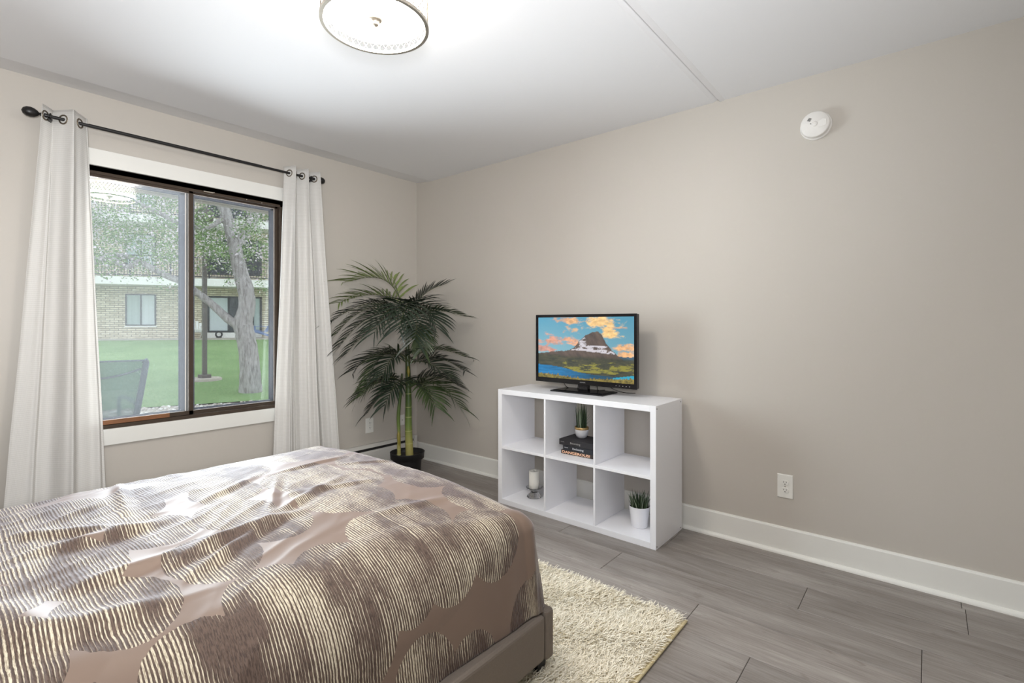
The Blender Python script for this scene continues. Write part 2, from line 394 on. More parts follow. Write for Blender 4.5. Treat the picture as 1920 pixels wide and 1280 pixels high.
# ceiling: slightly sloped strip along the window wall, panel joint step at y=-2.64
prof=[(0,2.460),(-.2,2.44),(-2.604,2.44),(-2.634,2.452),(-2.642,2.4325),(-2.668,2.4385),(YB,2.4385)]
b=MB(); poly=prof+[(YB,2.6),(0,2.6)]
b.prism(poly,0,XL,0)
tag(b.build('ceiling',M['ceil']),'smooth white ceiling with one raised panel joint','ceiling',kind='structure')

# floor: subfloor + planks
fl=empty('floor',(-1.9,-2.2,0),'grey wood-look plank floor','floor',kind='structure')
b=MB(); b.box(XL,0,YB,0,-.06,-.004); b.build('subfloor',M['soil'],fl)
PW=.2235; edges=[0.0,-.088]
while edges[-1]>XL: edges.append(max(XL,edges[-1]-PW))
known={0:-3.645,1:-2.45,2:-3.12,3:-2.314,4:-2.79,5:-3.05}
PL=1.206
for i in range(len(edges)-1):
    x1,x0=edges[i],edges[i+1]
    if x1-x0<.01: continue
    j=known.get(i,-random.uniform(2,3.2)); js=[]
    y=j
    while y<0: js.append(y); y+=PL
    y=j-PL
    while y>YB: js.append(y); y-=PL
    js=sorted(js+[0,YB])
    for a,c in zip(js[:-1],js[1:]):
        if c-a<.01: continue
        g=.0008; ch=.0016; cx,cy=(x0+x1)/2,(a+c)/2; hx,hy=(x1-x0)/2-g,(c-a)/2-g
        m=MB(); lo_=[(-hx,-hy,-.004),(hx,-hy,-.004),(hx,hy,-.004),(-hx,hy,-.004)]; md=[(p[0],p[1],-ch) for p in lo_]
        tp=[(p[0]-math.copysign(ch,p[0]),p[1]-math.copysign(ch,p[1]),0) for p in lo_]
        m.add(lo_+md+tp,[(0,1,5,4),(1,2,6,5),(2,3,7,6),(3,0,4,7),(4,5,9,8),(5,6,10,9),(6,7,11,10),(7,4,8,11),(8,9,10,11)])
        o=m.build('plank',M['plank'],fl,local=True,fix=False); o.location=(cx+1.9,cy+2.2,0)

# baseboard and shoe moulding on the right wall
b=MB(); b.prism([(0,0),(-.012,0),(-.012,.128),(-.009,.135),(0,.137)],1,YB,0)
tag(b.build('baseboard_right',M['trim']),'tall flat white baseboard under the long wall','baseboard',kind='structure')
q=[(-.012,0)]+[(-.012-.017*math.cos(a),.019*math.sin(a)) for a in [0,.3,.6,.9,1.2,PI/2]]
b=MB(); b.prism(q,1,YB,0)
tag(b.build('trim_1',M['trim']),'white quarter-round shoe moulding along the floor edge','moulding',kind='structure')

# baseboard heater on the window wall
ht=empty('baseboard_heater',(-1.9,-.03,0),'white hydronic baseboard heater along the foot of the window wall','heater')
b=MB(); b.prism([(-.001,.03),(-.055,.03),(-.055,.148),(-.046,.158),(-.001,.158)],0,-3.7,-.045); b.build('front_cover',M['heater'],ht,bev=.002)
b=MB(); b.prism([(-.001,.176),(-.001,.205),(-.03,.205),(-.05,.186),(-.05,.181),(-.03,.196),(-.012,.196),(-.012,.176)],0,-3.7,-.045); b.build('top_cap',M['heater'],ht)
b=MB(); b.box(-3.69,-.05,-.04,-.001,.159,.18); b.build('outlet_slot',M['slot'],ht)
b=MB(); b.box(-.07,-.04,-.058,-.001,0.0,.207); b.build('end_cap',M['heater'],ht,bev=.002)
b=MB(); b.box(-3.7,-3.67,-.058,-.001,0.0,.207); b.build('end_cap',M['heater'],ht,bev=.002)

# ------------------------------------------------------------------ window
wn=empty('window_1',(-1.79,.05,.6),'dark bronze two-pane sliding window with white casing','window',kind='structure')
TX0,TX1=WX0-.09,WX1+.09
b=MB(); b.box(TX0,TX1,-.018,0,WZ1,2.155); b.build('casing_head',M['trim'],wn,bev=.002)
b=MB(); b.box(TX0,TX1,-.018,0,.51,WZ0); b.build('casing_sill',M['trim'],wn,bev=.002)
b=MB(); b.box(TX0,WX0,-.018,0,WZ0,WZ1); b.build('casing_side',M['trim'],wn,bev=.002)
b=MB(); b.box(WX1,TX1,-.018,0,WZ0,WZ1); b.build('casing_side',M['trim'],wn,bev=.002)
b=MB()
b.box(WX0,WX1,-.004,.07,WZ1-.03,WZ1); b.box(WX0,WX1,-.004,.07,WZ0,WZ0+.022); b.box(WX0,WX0+.02,-.004,.07,WZ0,WZ1); b.box(WX1-.02,WX1,-.004,.07,WZ0,WZ1)
b.box(WX0,WX1,-.004,.004,WZ1-.045,WZ1); b.box(WX0,WX1,.03,.036,WZ0,WZ0+.032)
b.build('outer_frame',M['bronze'],wn,bev=.0015)
for (a,c,yy,mt,hz) in ((WX0+.02,-1.776,.012,'bronze','glass_hazy'),(-1.806,WX1-.02,.045,'bronze','glass')):
    sw=.024 if yy<.03 else .018
    z0,z1=WZ0+.024,WZ1-.034
    b=MB(); b.box(a,c,yy-.01,yy+.012,z0,z0+sw); b.box(a,c,yy-.01,yy+.012,z1-sw,z1); b.box(a,a+sw,yy-.01,yy+.012,z0,z1); b.box(c-sw,c,yy-.01,yy+.012,z0,z1)
    s=b.build('sash',M[mt],wn,bev=.001)
    b=MB(); b.box(a+sw*.6,c-sw*.6,yy-.002,yy+.002,z0+sw*.6,z1-sw*.6); b.build('pane',M[hz],s)
# outer storm frame, blue-grey with painted-in sky reflection, seen around each pane
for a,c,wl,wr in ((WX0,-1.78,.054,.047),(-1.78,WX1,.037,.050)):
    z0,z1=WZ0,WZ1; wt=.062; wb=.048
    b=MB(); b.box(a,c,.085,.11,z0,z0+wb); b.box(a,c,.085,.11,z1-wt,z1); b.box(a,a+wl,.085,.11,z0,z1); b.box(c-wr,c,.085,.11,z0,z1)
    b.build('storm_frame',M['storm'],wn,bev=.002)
for px_,pz_ in ((-1.66,2.036),(-1.46,2.03),(-1.36,2.026)):
    b=MB(); b.lathe([(.0,-.007),(.004,-.006),(.004,-.003)],(px_,0,pz_),10,'y'); b.build('screw',M['nickel'],wn)
b=MB(); b.box(-1.72,-1.665,-.0065,-.004,2.03,2.036); b.build('latch_strip',M['nickel'],wn)
b=MB(); b.box(WX0+.02,-1.905,-.006,.001,WZ0+.024,WZ0+.05)
tag(b.build('security_bar',M['oak'],bev=.002),'brown wooden bar laid in the window track','bar')

# curtain rod
rod=empty('curtain_rod',(-1.79,-.09,2.248),'thin black metal curtain rod with ball finials above the window','curtain rod')
b=MB(); b.tube([(-2.47,-.09,2.25),(-1.03,-.09,2.25)],.0085,12); b.build('rod',M['black'],rod)
b=MB(); b.tube([(-2.30,-.09,2.2505),(-1.40,-.09,2.2505)],.0098,12); b.build('rod_sleeve',M['black'],rod)
for sgn,x in ((-1,-2.465),(1,-1.035)):
    pr=[(.011,0),(.011,.012),(.007,.016),(.009,.022),(.006,.028),(.016,.036),(.024,.048),(.027,.062),(.025,.076),(.016,.088),(.0,.094)]
    b=MB(); b.lathe([(r*.92,sgn*h) for r,h in pr],(x,-.09,2.25),20,'x'); b.build('finial',M['black'],rod)
for x in (-2.452,-1.048):
    b=MB(); b.box(x-.008,x+.008,-.095,-.002,2.228,2.238); b.box(x-.010,x+.010,-.006,-.0005,2.19,2.27); b.torus((x,-.09,2.25),(1,0,0),.0135,.004,16,6); b.build('bracket',M['black'],rod,bev=.001)

# curtains
def curtain(name,xt0,xt1,xb0,xb1,nf,ph,label,seed):
    root=empty(name,((xt0+xt1)/2,-.09,.02),label,'curtain',group='pair of window curtains')
    ZT,ZB=2.30,.025
    def pt(s,w):                       # s across, w from top 0 to bottom 1
        z=ZT+(ZB-ZT)*w
        k=min(1,max(0,w))**1.05
        x0=xt0+(xb0-xt0)*k*1.12; x1=xt1+(xb1-xt1)*k*1.12
        amp=.050*(1-.3*w)
        f=s*nf*2*PI+ph
        ss=s+.10/nf*math.sin(2*f)*(.6)*(1-.4*w)
        wob=.013*min(1,w*3)*math.sin(2.0*f+1.1+seed)+.006*min(1,w*3)*math.sin(5.3*f+seed*2+1.5*w)+.014*w*noise.noise(Vector((s*5+seed,w*2.2,seed)))
        y=-.088+amp*math.sin(f+.5*w*math.sin(s*9+seed))+wob
        x=x0+(x1-x0)*ss+.008*noise.noise(Vector((s*3,w*4,seed+3)))*w
        return (x,min(y,-.024),z)
    nu,nv=170,70
    b=MB(); b.grid(lambda u,v:pt(u,v),nu,nv)
    me_o=b.build('cloth',M['curtain'],root,fix=False)
    uvl=me_o.data.uv_layers.new(name='uv'); W=1.25
    d=np.zeros(len(me_o.data.loops)*2)
    vi=np.zeros(len(me_o.data.loops),dtype=int); me_o.data.loops.foreach_get('vertex_index',vi)
    d[0::2]=(vi%(nu+1))/nu*W; d[1::2]=(vi//(nu+1))/nv*2.28
    uvl.data.foreach_set('uv',d)
    md=me_o.modifiers.new('thick','SOLIDIFY'); md.thickness=.0012
    # grommets where the cloth crosses the rod
    wr=(ZT-2.25)/(ZT-ZB); prev=None; cnt=0
    for i in range(401):
        s=i/400; p=Vector(pt(s,wr)); v=p.y+.088
        if prev is not None and prev[0]*v<0:
            q=Vector(pt(min(1,s+.01),wr))-Vector(pt(max(0,s-.01),wr)); n=Vector((q.y,-q.x,0))
            g=MB(); g.torus((p.x,-.09,2.25),n,.022,.0042,24,8); g.build('grommet',M['bronzering'],root)
        prev=(v,)
    return root
curtain('curtain',-2.478,-2.292,-2.612,-2.205,1.42,-.5,'white waffle-weave curtain panel hanging nearest the viewer, left of the window',1.3)
curtain('curtain',-1.222,-1.003,-1.305,-.835,2.4,2.2,'white waffle-weave curtain panel between the window and the palm',5.1)

# ------------------------------------------------------------------ ceiling light
LC=Vector((-1.80,-1.965,0)); ZB_=2.29
cl=empty('ceiling_light',(LC.x,LC.y,2.44),'lit round drum ceiling light with nickel lattice shade','ceiling light')
b=MB(); b.lathe([(.11,2.44),(.11,2.425),(.10,2.42)],LC,40); b.build('canopy',M['nickel'],cl)
b=MB(); b.lathe([(.0,2.316),(.06,2.3162),(.12,2.317),(.165,2.320),(.176,2.325)],LC,56,caps=False); b.build('diffuser',M['diffuser'],cl)
b=MB(); b.lathe([(.181,2.325),(.181,2.395)],LC,56,caps=False); b.build('fabric_shade',M['shade'],cl)
def ring(z0,z1,r0,r1): 
    m=MB(); m.lathe([(r0,z0),(r1,z0),(r1,z1),(r0,z1),(r0,z0)],LC,64,caps=False,smooth=False); return m
ring(ZB_,ZB_+.011,.183,.1955).build('lower_rim',M['nickel'],cl); ring(2.415,2.422,.184,.1945).build('upper_rim',M['nickel'],cl)
b=MB(); n=46; dz=2.416-(ZB_+.006); tw=2*PI/n*2.1
for sgn in (1,-1):
    for k in range(n):
        a0=2*PI*k/n; pts=[]
        for i in range(7):
            a=a0+sgn*tw*i/6*1.6; pts.append((LC.x+.1905*math.cos(a),LC.y+.1905*math.sin(a),ZB_+.006+dz*i/6))
        b.tube(pts,.0018,4,caps=False)
b.build('lattice',M['nickel'],cl,fix=False)['kind']='stuff'
b=MB(); b.lathe([(.026,2.3165),(.026,2.312),(.02,2.309),(.013,2.309),(.013,2.297),(.010,2.293),(.0,2.292)],LC,28); b.build('finial_knob',M['nickel'],cl)

# ------------------------------------------------------------------ smoke detector, outlets
SC=Vector((0,-3.106,2.178))
sd=empty('smoke_detector',SC,'round white smoke detector high on the long wall','smoke detector')
b=MB(); b.lathe([(.0695,0),(.0695,-.010),(.067,-.012)],SC,44,'x'); b.build('mounting_base',M['detector'],sd)
b=MB(); b.lathe([(.060,-.010),(.060,-.016),(.064,-.018),(.064,-.022),(.0605,-.024),(.0605,-.028),(.064,-.030),(.0635,-.037),(.059,-.041),(.0,-.0425)],SC,44,'x'); b.build('body',M['detector'],sd)
b=MB(); b.lathe([(.012,-.041),(.012,-.0445),(.009,-.046),(.0,-.0465)],SC+Vector((0,.0,.0)),24,'x'); b.build('test_button',M['detector'],sd)
for k in range(4):
    b=MB(); b.obox(SC+Vector((-.0418,.026-.004*k*.5,.020+.0035*k)),(0,1,.5),(0,-.5,1),(1,0,0),.007,.0009,.0015); b.build('sounder_slot',M['slot'],sd)
b=MB(); b.lathe([(.0022,-.041),(.0022,-.0435)],SC+Vector((0,.017,.004)),10,'x'); b.build('indicator',M['slot'],sd)
b=MB(); b.prism([(-.012,.006),(-.034,.018),(-.05,.012),(-.05,-.014),(-.018,-.022)],0,-.0432,-.0405); 
for i,v in enumerate(b.v): b.v[i]=(v[0]+SC.x,v[1]+SC.y,v[2]+SC.z)
b.build('battery_door',M['detector'],sd,bev=.0008)

def outlet(c,nrm,label,duplex=True,sm=1.0):
    c=Vector(c); nrm=Vector(nrm); up=Vector((0,0,1)); sd_=up.cross(nrm)
    root=empty('wall_outlet',c,label,'outlet')
    hw,hh=.0365*sm,.061*sm
    b=MB(); 
    def ringp(w,h,d): return [c+sd_*(sx*w)+up*(sz*h)+nrm*d for sx,sz in((-1,-1),(1,-1),(1,1),(-1,1))]
    vs=ringp(hw,hh,0)+ringp(hw,hh,.003)+ringp(hw-.003,hh-.003,.006)
    b.add(vs,[(0,1,5,4),(1,2,6,5),(2,3,7,6),(3,0,4,7),(4,5,9,8),(5,6,10,9),(6,7,11,10),(7,4,8,11),(8,9,10,11)]); b.build('cover_plate',M['plate'],root)
    if duplex:
        for s in (1,-1):
            cc=c+up*(.0195*s)
            b=MB(); vs=[]; n=20
            for dd in (.0055,.0085):
                for k in range(n):
                    a=2*PI*k/n; vs.append(cc+sd_*(.0172*math.cos(a))+up*(max(-.0125,min(.0125,.0172*math.sin(a))))+nrm*dd)
            b.add(vs,[tuple(range(n,2*n))]+[(k,(k+1)%n,n+(k+1)%n,n+k) for k in range(n)]); rc=b.build('receptacle',M['plate'],root)
            for sx,h in ((-.0063,.0040),(.0063,.0032)):
                b=MB(); b.obox(cc+sd_*sx+up*.003+nrm*.0086,sd_,up,nrm,.0011,h,.0003); b.build('slot',M['slot'],rc)
            b=MB(); b.obox(cc-up*.0075+nrm*.0086,sd_,up,nrm,.0024,.0022,.0003); b.build('slot',M['slot'],rc)
        b=MB(); b.obox(c+nrm*.0065,sd_,up,nrm,.0025,.0025,.0008); b.build('screw',M['nickel'],root)
    else:
        b=MB(); b.torus(c+nrm*.008,nrm,.0045,.0018,12,6); b.build('coax_jack',M['nickel'],root)
    return root
outlet((0,-2.968,.348),(-1,0,0),'white duplex outlet on the long wall beyond the shelf')
outlet((-.494,0,.355),(0,-1,0),'white duplex outlet under the palm, right of the curtain')
outlet((-.165,0,.352),(0,-1,0),'small cable socket half hidden behind the palm trunk',duplex=False,sm=.75)
outlet((0,-1.99,.30),(-1,0,0),'white plate low on the wall seen through the lower shelf cubes')

# ------------------------------------------------------------------ cube shelf
sh=empty('cube_shelf',(-.22,-1.89,0),'white six-cube open shelf unit carrying the television','shelf unit')
X0,X1=-.402,-.042; SY0,SY1=-1.335,-2.441; T=.033; ZT=.757
def panel(nm,x0,x1,y0,y1,z0,z1): 
    b=MB(); b.box(x0,x1,y0,y1,z0,z1); return b.build(nm,M['shelf'],sh,bev=.0012)
panel('side_panel',X0,X1,SY0,SY0-T,0,ZT); rp=panel('side_panel',X0,X1,SY1+T,SY1,0,ZT)
panel('top_panel',X0,X1,SY0-T,SY1+T,ZT-T,ZT); panel('bottom_panel',X0,X1,SY0-T,SY1+T,0,T)
d1,d2=-1.717,-2.068; dt=.013
panel('divider',X0+.002,X1,d1+dt/2,d1-dt/2,T,ZT-T); panel('divider',X0+.002,X1,d2+dt/2,d2-dt/2,T,ZT-T)
for a,c in ((SY0-T,d1+dt/2),(d1-dt/2,d2+dt/2),(d2-dt/2,SY1+T)): panel('shelf_board',X0+.002,X1,a,c,.364,.381)
for x in (X0+.012,X1-.02):
    for z in (.015,ZT-.016):
        b=MB(); b.lathe([(.0036,-.0006),(.0036,.0004)],(x,SY1,z),12,'y'); b.build('bolt_hole',M['slot'],rp)

# television
tv=empty('television',(-.17,-1.865,ZT),'black flat-screen television showing a mountain at sunset on the shelf','television')
TY0,TY1,TZ0,TZ1=-1.50,-2.236,.806,1.251
b=MB(); b.box(-.197,-.165,TY0-.002,TY1+.002,TZ0+.002,TZ1-.002); b.box(-.166,-.135,TY0-.10,TY1+.10,TZ0+.03,TZ1-.12); b.build('back_shell',M['tvblack'],tv,bev=.004)
sy0,sy1,sz0,sz1=-1.519,-2.218,.836,1.233
b=MB(); 
b.box(-.203,-.195,TY0,TY1,sz1,TZ1); b.box(-.203,-.195,TY0,TY1,TZ0,sz0); b.box(-.203,-.195,TY0,sy0,sz0,sz1); b.box(-.203,-.195,sy1,TY1,sz0,sz1)
b.build('bezel',M['tvblack'],tv,bev=.0012)
def picture(u,v):
    CC={}
    def C(r,g,b_): return np.array(srgb((r,g,b_)))
    def sm(a,b_,x): 
        t=min(1,max(0,(x-a)/(b_-a))); return t*t*(3-2*t)
    nz=lambda x,y,s: noise.fractal(Vector((x,y,s)),.6,2.0,5)
    c=C(84,150,176)*(v)+C(150,186,190)*(1-v); c=c*(1-.5*u)+C(70,126,146)*.5*u
    for (cu,cv,ru,rv,a,cl_) in ((.32,.96,.14,.09,.9,(226,168,122)),(.42,.93,.12,.11,.95,(238,186,134)),(.68,.93,.15,.13,1,(248,204,140)),(.77,.76,.085,.15,1,(250,206,140)),(.42,.80,.04,.035,.8,(232,186,140)),(.29,.76,.03,.035,.7,(226,176,140)),(.38,.62,.18,.09,.95,(242,176,134)),(.15,.60,.2,.1,.95,(226,160,132)),(.93,.52,.16,.09,.95,(244,186,130)),(.9,.43,.2,.07,.9,(248,188,130)),(.84,.83,.09,.018,.8,(236,180,130)),(.05,.5,.2,.08,.9,(214,150,130))):
        d=math.hypot((u-cu)/ru,(v-cv)/rv)+.8*nz(u*8,v*12,3.1+cu)
        m=sm(1.05,.3,d)*a
        if m>0: c=c*(1-m)+C(*cl_)*(.82+.25*nz(u*20,v*24,1))*m
    far=.40+.03*nz(u*7,0,8)-(.06*max(0,.25-u))
    if u>.8: far=max(far,.40-.55*(u-.88) if u>.88 else .40)
    if v<far: c=C(66,92,108)*(.9+.3*nz(u*14,v*14,5))
    pk=[(0,.40),(.2,.44),(.33,.46),(.40,.50),(.46,.62),(.53,.71),(.60,.765),(.655,.775),(.69,.73),(.73,.60),(.79,.49),(.86,.39),(.95,.29),(1,.24)]
    h=np.interp(u,[p[0] for p in pk],[p[1] for p in pk])+.012*nz(u*22,0,2)
    if v<h:
        t=.5+.5*nz(u*16+v*6,v*5,11); c=C(70,62,60)*(1-t)+C(104,90,80)*t
        g=sm(.42,.25,v); c=c*(1-g)+C(54,56,44)*g
        band=nz(u*11+2,v*30,21)+.25*nz(u*30,v*60,23)
        zone=max(math.exp(-((v-.535+.06*(u-.6))/.022)**2)*(.48<u<.80),math.exp(-((v-.475+.10*(u-.6))/.035)**2)*(.36<u<.82)*.95,sm(.42,.48,u)*sm(.57,.50,u)*sm(.50,.55,v)*sm(.72,.64,v)*.8)
        m=sm(.30,.42,zone*(.62+.75*band)); m*=(v<h-.01)*.85
        c=c*(1-m)+C(206,202,208)*m
    if v<.40-.1*max(0,u-.6):
        t=.5+.5*nz(u*9,v*22,31); cc=C(44,52,48)*(1-t)+C(84,82,62)*t
        if .12<v<.30 and u>.28:
            m=sm(.1,.45,nz(u*6,v*20,41)+.35*sm(.3,.15,v)); cc=cc*(1-m)+C(132,128,58)*m
        m=sm(.40,.32,v) if u>.25 else sm(.44,.34,v); c=c*(1-m)+cc*m
    lake=float(np.interp(u,[0,.15,.3,.5,.62,.8,1],[.215,.205,.175,.105,.095,.085,.10]))+.008*nz(u*9,0,51)
    low=float(np.interp(u,[0,.3,.5,.85,1],[.0,.0,.02,.055,.06]))
    if low<v<lake:
        k=sm(.75,.1,u); c=(C(34,124,180)*k+C(36,80,104)*(1-k))*(.8+.3*nz(u*4,v*40,61))
    if u>.80 and .03<v<.125-.28*(1-u): c=C(42,150,178)
    tr=float(np.interp(u,[0,.2,.35,.55,.8,1],[.065,.055,.03,.02,.045,.07]))+.05*max(0,nz(u*46,0,71))
    if v<tr:
        t=.5+.5*nz(u*34,v*30,81); c=C(40,48,34)*(1-t)+C(158,138,66)*t
    return np.clip(c,0,1)
nu,nv=180,104
b=MB(); b.grid(lambda u,v:(-.1985,sy0+(sy1-sy0)*u,sz0+(sz1-sz0)*v),nu,nv,smooth=False)
so=b.build('screen',M['screen'],tv,fix=False)
ca=so.data.color_attributes.new('picture','FLOAT_COLOR','POINT')
arr=np.ones((len(so.data.vertices),4),dtype=np.float32)
for j in range(nv+1):
    for i in range(nu+1): arr[j*(nu+1)+i,:3]=picture(i/nu,j/nv)
ca.data.foreach_set('color',arr.ravel())
b=MB(); vs=[]
for z,a in ((ZT+.0005,0),(ZT+.008,0),(ZT+.013,.02)): vs+= [(-.272+a,-1.668-a,z),(-.085-a,-1.668-a,z),(-.085-a,-2.05+a,z),(-.272+a,-2.05+a,z)]
b.add(vs,[(0,3,2,1),(0,1,5,4),(1,2,6,5),(2,3,7,6),(3,0,4,7),(4,5,9,8),(5,6,10,9),(6,7,11,10),(7,4,8,11),(8,9,10,11)]); b.build('stand_base',M['tvblack'],tv,bev=.0015)
b=MB(); b.box(-.195,-.16,-1.832,-1.898,ZT+.012,TZ0+.06); b.build('stand_neck',M['tvblack'],tv,bev=.004)
text('brand_mark','INSIGNIA',.0095,(-.2032,-1.868,.821),FACE_MX,M['textgrey'],tv,align='CENTER')
for k in range(5):
    b=MB(); b.box(-.2035,-.203,-2.10-.022*k,-2.105-.022*k,.818,.821); b.build('touch_key',M['textgrey'],tv)
for pts in ([(-.15,-1.70,.86),(-.145,-1.69,.80),(-.14,-1.73,.766),(-.13,-1.82,.763),(-.08,-1.9,.763),(-.03,-1.93,.762)],[(-.15,-1.80,.86),(-.145,-1.80,.80),(-.14,-1.795,.768),(-.10,-1.79,.763),(-.05,-1.78,.762)],[(-.15,-2.0,.86),(-.14,-2.02,.81),(-.13,-2.05,.785),(-.10,-2.10,.768),(-.06,-2.14,.763),(-.047,-2.15,.763)],[(-.15,-1.93,.86),(-.14,-1.935,.80),(-.13,-1.94,.768),(-.08,-1.95,.763)]):
    sp=[]; P_=[Vector(p) for p in pts]
    for i in range(len(P_)-1):
        p0,p1,p2,p3=P_[max(i-1,0)],P_[i],P_[i+1],P_[min(i+2,len(P_)-1)]
        for k in range(5):
            t=k/5; sp.append(.5*((2*p1)+(p2-p0)*t+(2*p0-5*p1+4*p2-p3)*t*t+(3*p1-p0-3*p2+p3)*t**3))
    sp.append(P_[-1]); b=MB(); b.tube(sp,.0022,6); b.build('cable',M['tvblack'],tv)

# books
def book(x0,y0,y1,z0,z1,depth,cov,label):
    root=empty('book',((x0+depth/2),(y0+y1)/2,z0),label,'book',group='books stacked on the shelf')
    b=MB(); c=.0025
    b.box(x0,x0+depth,y0,y1,z0+.0003,z0+c); b.box(x0,x0+depth,y0,y1,z1-c,z1-.0003); b.prism([(x0,z0+c),(x0,z1-c),(x0+.004,z1-c),(x0+.004,z0+c)],1,y1,y0)
    b.build('cover',cov,root,bev=.0008)
    b=MB(); b.box(x0+.004,x0+depth-.004,y0-.004,y1+.004,z0+c,z1-c); b.build('pages',M['paper'],root)
    return root
k1=book(-.300,-1.772,-2.004,.381,.405,.16,M['bookbrown'],'dark brown book lettered DANGEROUS, lowest of the shelf stack')
text('spine_title','DANGEROUS!',.0215,(-.3004,-1.779,.3928),FACE_MX,M['textpeach'],k1,offset=.0006,sx=1.50)
k2=book(-.301,-1.787,-2.02,.405,.437,.165,M['booknavy'],'charcoal book with white title, middle of the shelf stack')
text('spine_title','Reckoning',.017,(-.3014,-1.856,.421),FACE_MX,M['textwhite'],k2,offset=.0002,sx=1.12)
text('spine_author','MOORE',.0065,(-.3014,-1.797,.422),FACE_MX,M['textwhite'],k2,sx=1.2)
k3=book(-.306,-1.762,-2.02,.437,.473,.175,M['bookblack'],'black book with grey title, topmost of the shelf stack')
text('spine_title','Becoming',.017,(-.3064,-1.842,.455),FACE_MX,M['textgrey'],k3,offset=.0001,sx=1.1)
text('spine_author','MOORE',.0065,(-.3064,-1.772,.456),FACE_MX,M['textgrey'],k3,sx=1.2)

# small plants
def blades(base,n,r0,hmin,hmax,lean,w,mats,parent,name,curl=.3):
    b=MB()
    for i in range(n):
        a=random.uniform(0,2*PI); r=r0*math.sqrt(random.random()); p0=Vector(base)+Vector((r*math.cos(a),r*math.sin(a),0))
        a2=a+random.uniform(-.6,.6); ln=random.uniform(.1,1)**1.2*lean; h=random.uniform(hmin,hmax)*(1-.25*ln/lean*.8)
        d=Vector((math.cos(a2),math.sin(a2),0)); s=Vector((-d.y,d.x,0)); tw=random.uniform(0,PI); s=s*math.cos(tw)+d*math.sin(tw)
        vs=[]
        for k in range(5):
            t=k/4; p=p0+Vector((0,0,h*(t-.0*t*t)))+d*(h*ln*(t**1.6))-Vector((0,0,curl*h*ln*ln*t*t)); ww=w*(1-t**2)*.5+.0002
            vs+=[p-s*ww,p+s*ww]
        b.add(vs,[(2*k,2*k+1,2*k+3,2*k+2) for k in range(4)],True,random.choice([0,0,1]))
    o=b.build(name,mats,parent,fix=False); return o
pc=Vector((-.200,-1.860,.473))
pp=empty('potted_grass',pc,'tall thin grass in a gold-rimmed grey pot on the books','potted plant')
b=MB(); b.lathe([(.0,.0005),(.024,.0005),(.030,.004),(.039,.022),(.0435,.045),(.0435,.056)],pc,32,caps=False); b.lathe([(.040,.05),(.040,.056)],pc,32,caps=False); b.build('pot',M['ceramic'],pp)
b=MB(); b.lathe([(.0437,.054),(.0445,.06),(.0445,.069),(.041,.0695),(.040,.06),(.040,.052)],pc,32,caps=False); b.build('gold_rim',M['gold'],pp)
b=MB(); b.lathe([(.040,.058),(.0,.060)],pc,24,caps=False); b.build('soil',M['soil'],pp)
blades(pc+Vector((0,0,.058)),46,.03,.11,.20,.13,.008,[M['grassy'],M['grassy_light']],pp,'grass_blades')['kind']='stuff'
blades(pc+Vector((0,0,.058)),12,.02,.09,.15,.75,.003,[M['grassy'],M['grassy']],pp,'arching_stems',.6)['kind']='stuff'
pc2=Vector((-.235,-2.268,.033))
p2=empty('potted_grass',pc2,'short bushy grass in a plain white pot in the lower corner cube','potted plant')
b=MB(); b.lathe([(.0,.0005),(.044,.0005),(.046,.003),(.050,.05),(.058,.116),(.0585,.118),(.056,.118),(.053,.1)],pc2,36,caps=False); b.build('pot',M['whitepot'],p2)
b=MB(); b.lathe([(.0545,.108),(.0,.110)],pc2,24,caps=False); b.build('soil',M['soil'],p2)
blades(pc2+Vector((0,0,.105)),130,.046,.06,.105,.55,.007,[M['grassy'],M['grassy_light']],p2,'grass_blades')['kind']='stuff'
# candle on crystal holder
kc=Vector((-.238,-1.512,.033))
ch_=empty('candle_holder',kc,'clear cut-crystal candle holder in the lower left cube','candle holder')
b=MB(); pr=[(.0,.0005),(.047,.0005),(.050,.004),(.047,.010),(.034,.022),(.024,.032),(.022,.040),(.027,.047),(.040,.052),(.052,.060),(.055,.067),(.053,.068),(.049,.062),(.036,.058),(.0,.057)]
b.lathe(pr,kc,18,caps=False,smooth=False); b.build('stem_and_cup',M['crystal'],ch_)
cd=empty('pillar_candle',kc+Vector((0,0,.058)),'white pillar candle standing in the crystal holder','candle')
b=MB(); b.lathe([(.0,.0585),(.034,.0585),(.035,.060),(.035,.172),(.033,.175),(.026,.1745),(.022,.170),(.0,.169)],kc,36,caps=False); b.build('wax',M['wax'],cd)
b=MB(); b.tube([kc+Vector((0,0,.168)),kc+Vector((.001,.001,.178))],.0012,6); b.build('wick',M['slot'],cd)

# ------------------------------------------------------------------ artificial palm
pcn=Vector((-.443,-.430,0))
palm=empty('potted_palm',pcn,'tall artificial palm in a black nursery pot in the corner','potted palm')
b=MB(); b.lathe([(.0,.001),(.095,.001),(.098,.005),(.110,.145),(.1115,.15),(.128,.152),(.131,.196),(.133,.2),(.127,.2),(.122,.16),(.118,.15)],pcn,40,caps=False); b.build('pot',M['potblack'],palm)
b=MB(); b.lathe([(.121,.165),(.06,.172),(.0,.175)],pcn,30,caps=False); b.build('soil',M['soil'],palm)
PD=3.87
def pp_(px,py,w=0.0): return at(px,py,PD-w)
def smoothpath(pts,k=6):
    P_=[Vector(p) for p in pts]; sp=[]
    for i in range(len(P_)-1):
        p0,p1,p2,p3=P_[max(i-1,0)],P_[i],P_[i+1],P_[min(i+2,len(P_)-1)]
        for j in range(k):
            t=j/k; sp.append(.5*((2*p1)+(p2-p0)*t+(2*p0-5*p1+4*p2-p3)*t*t+(3*p1-p0-3*p2+p3)*t**3))
    sp.append(P_[-1]); return sp
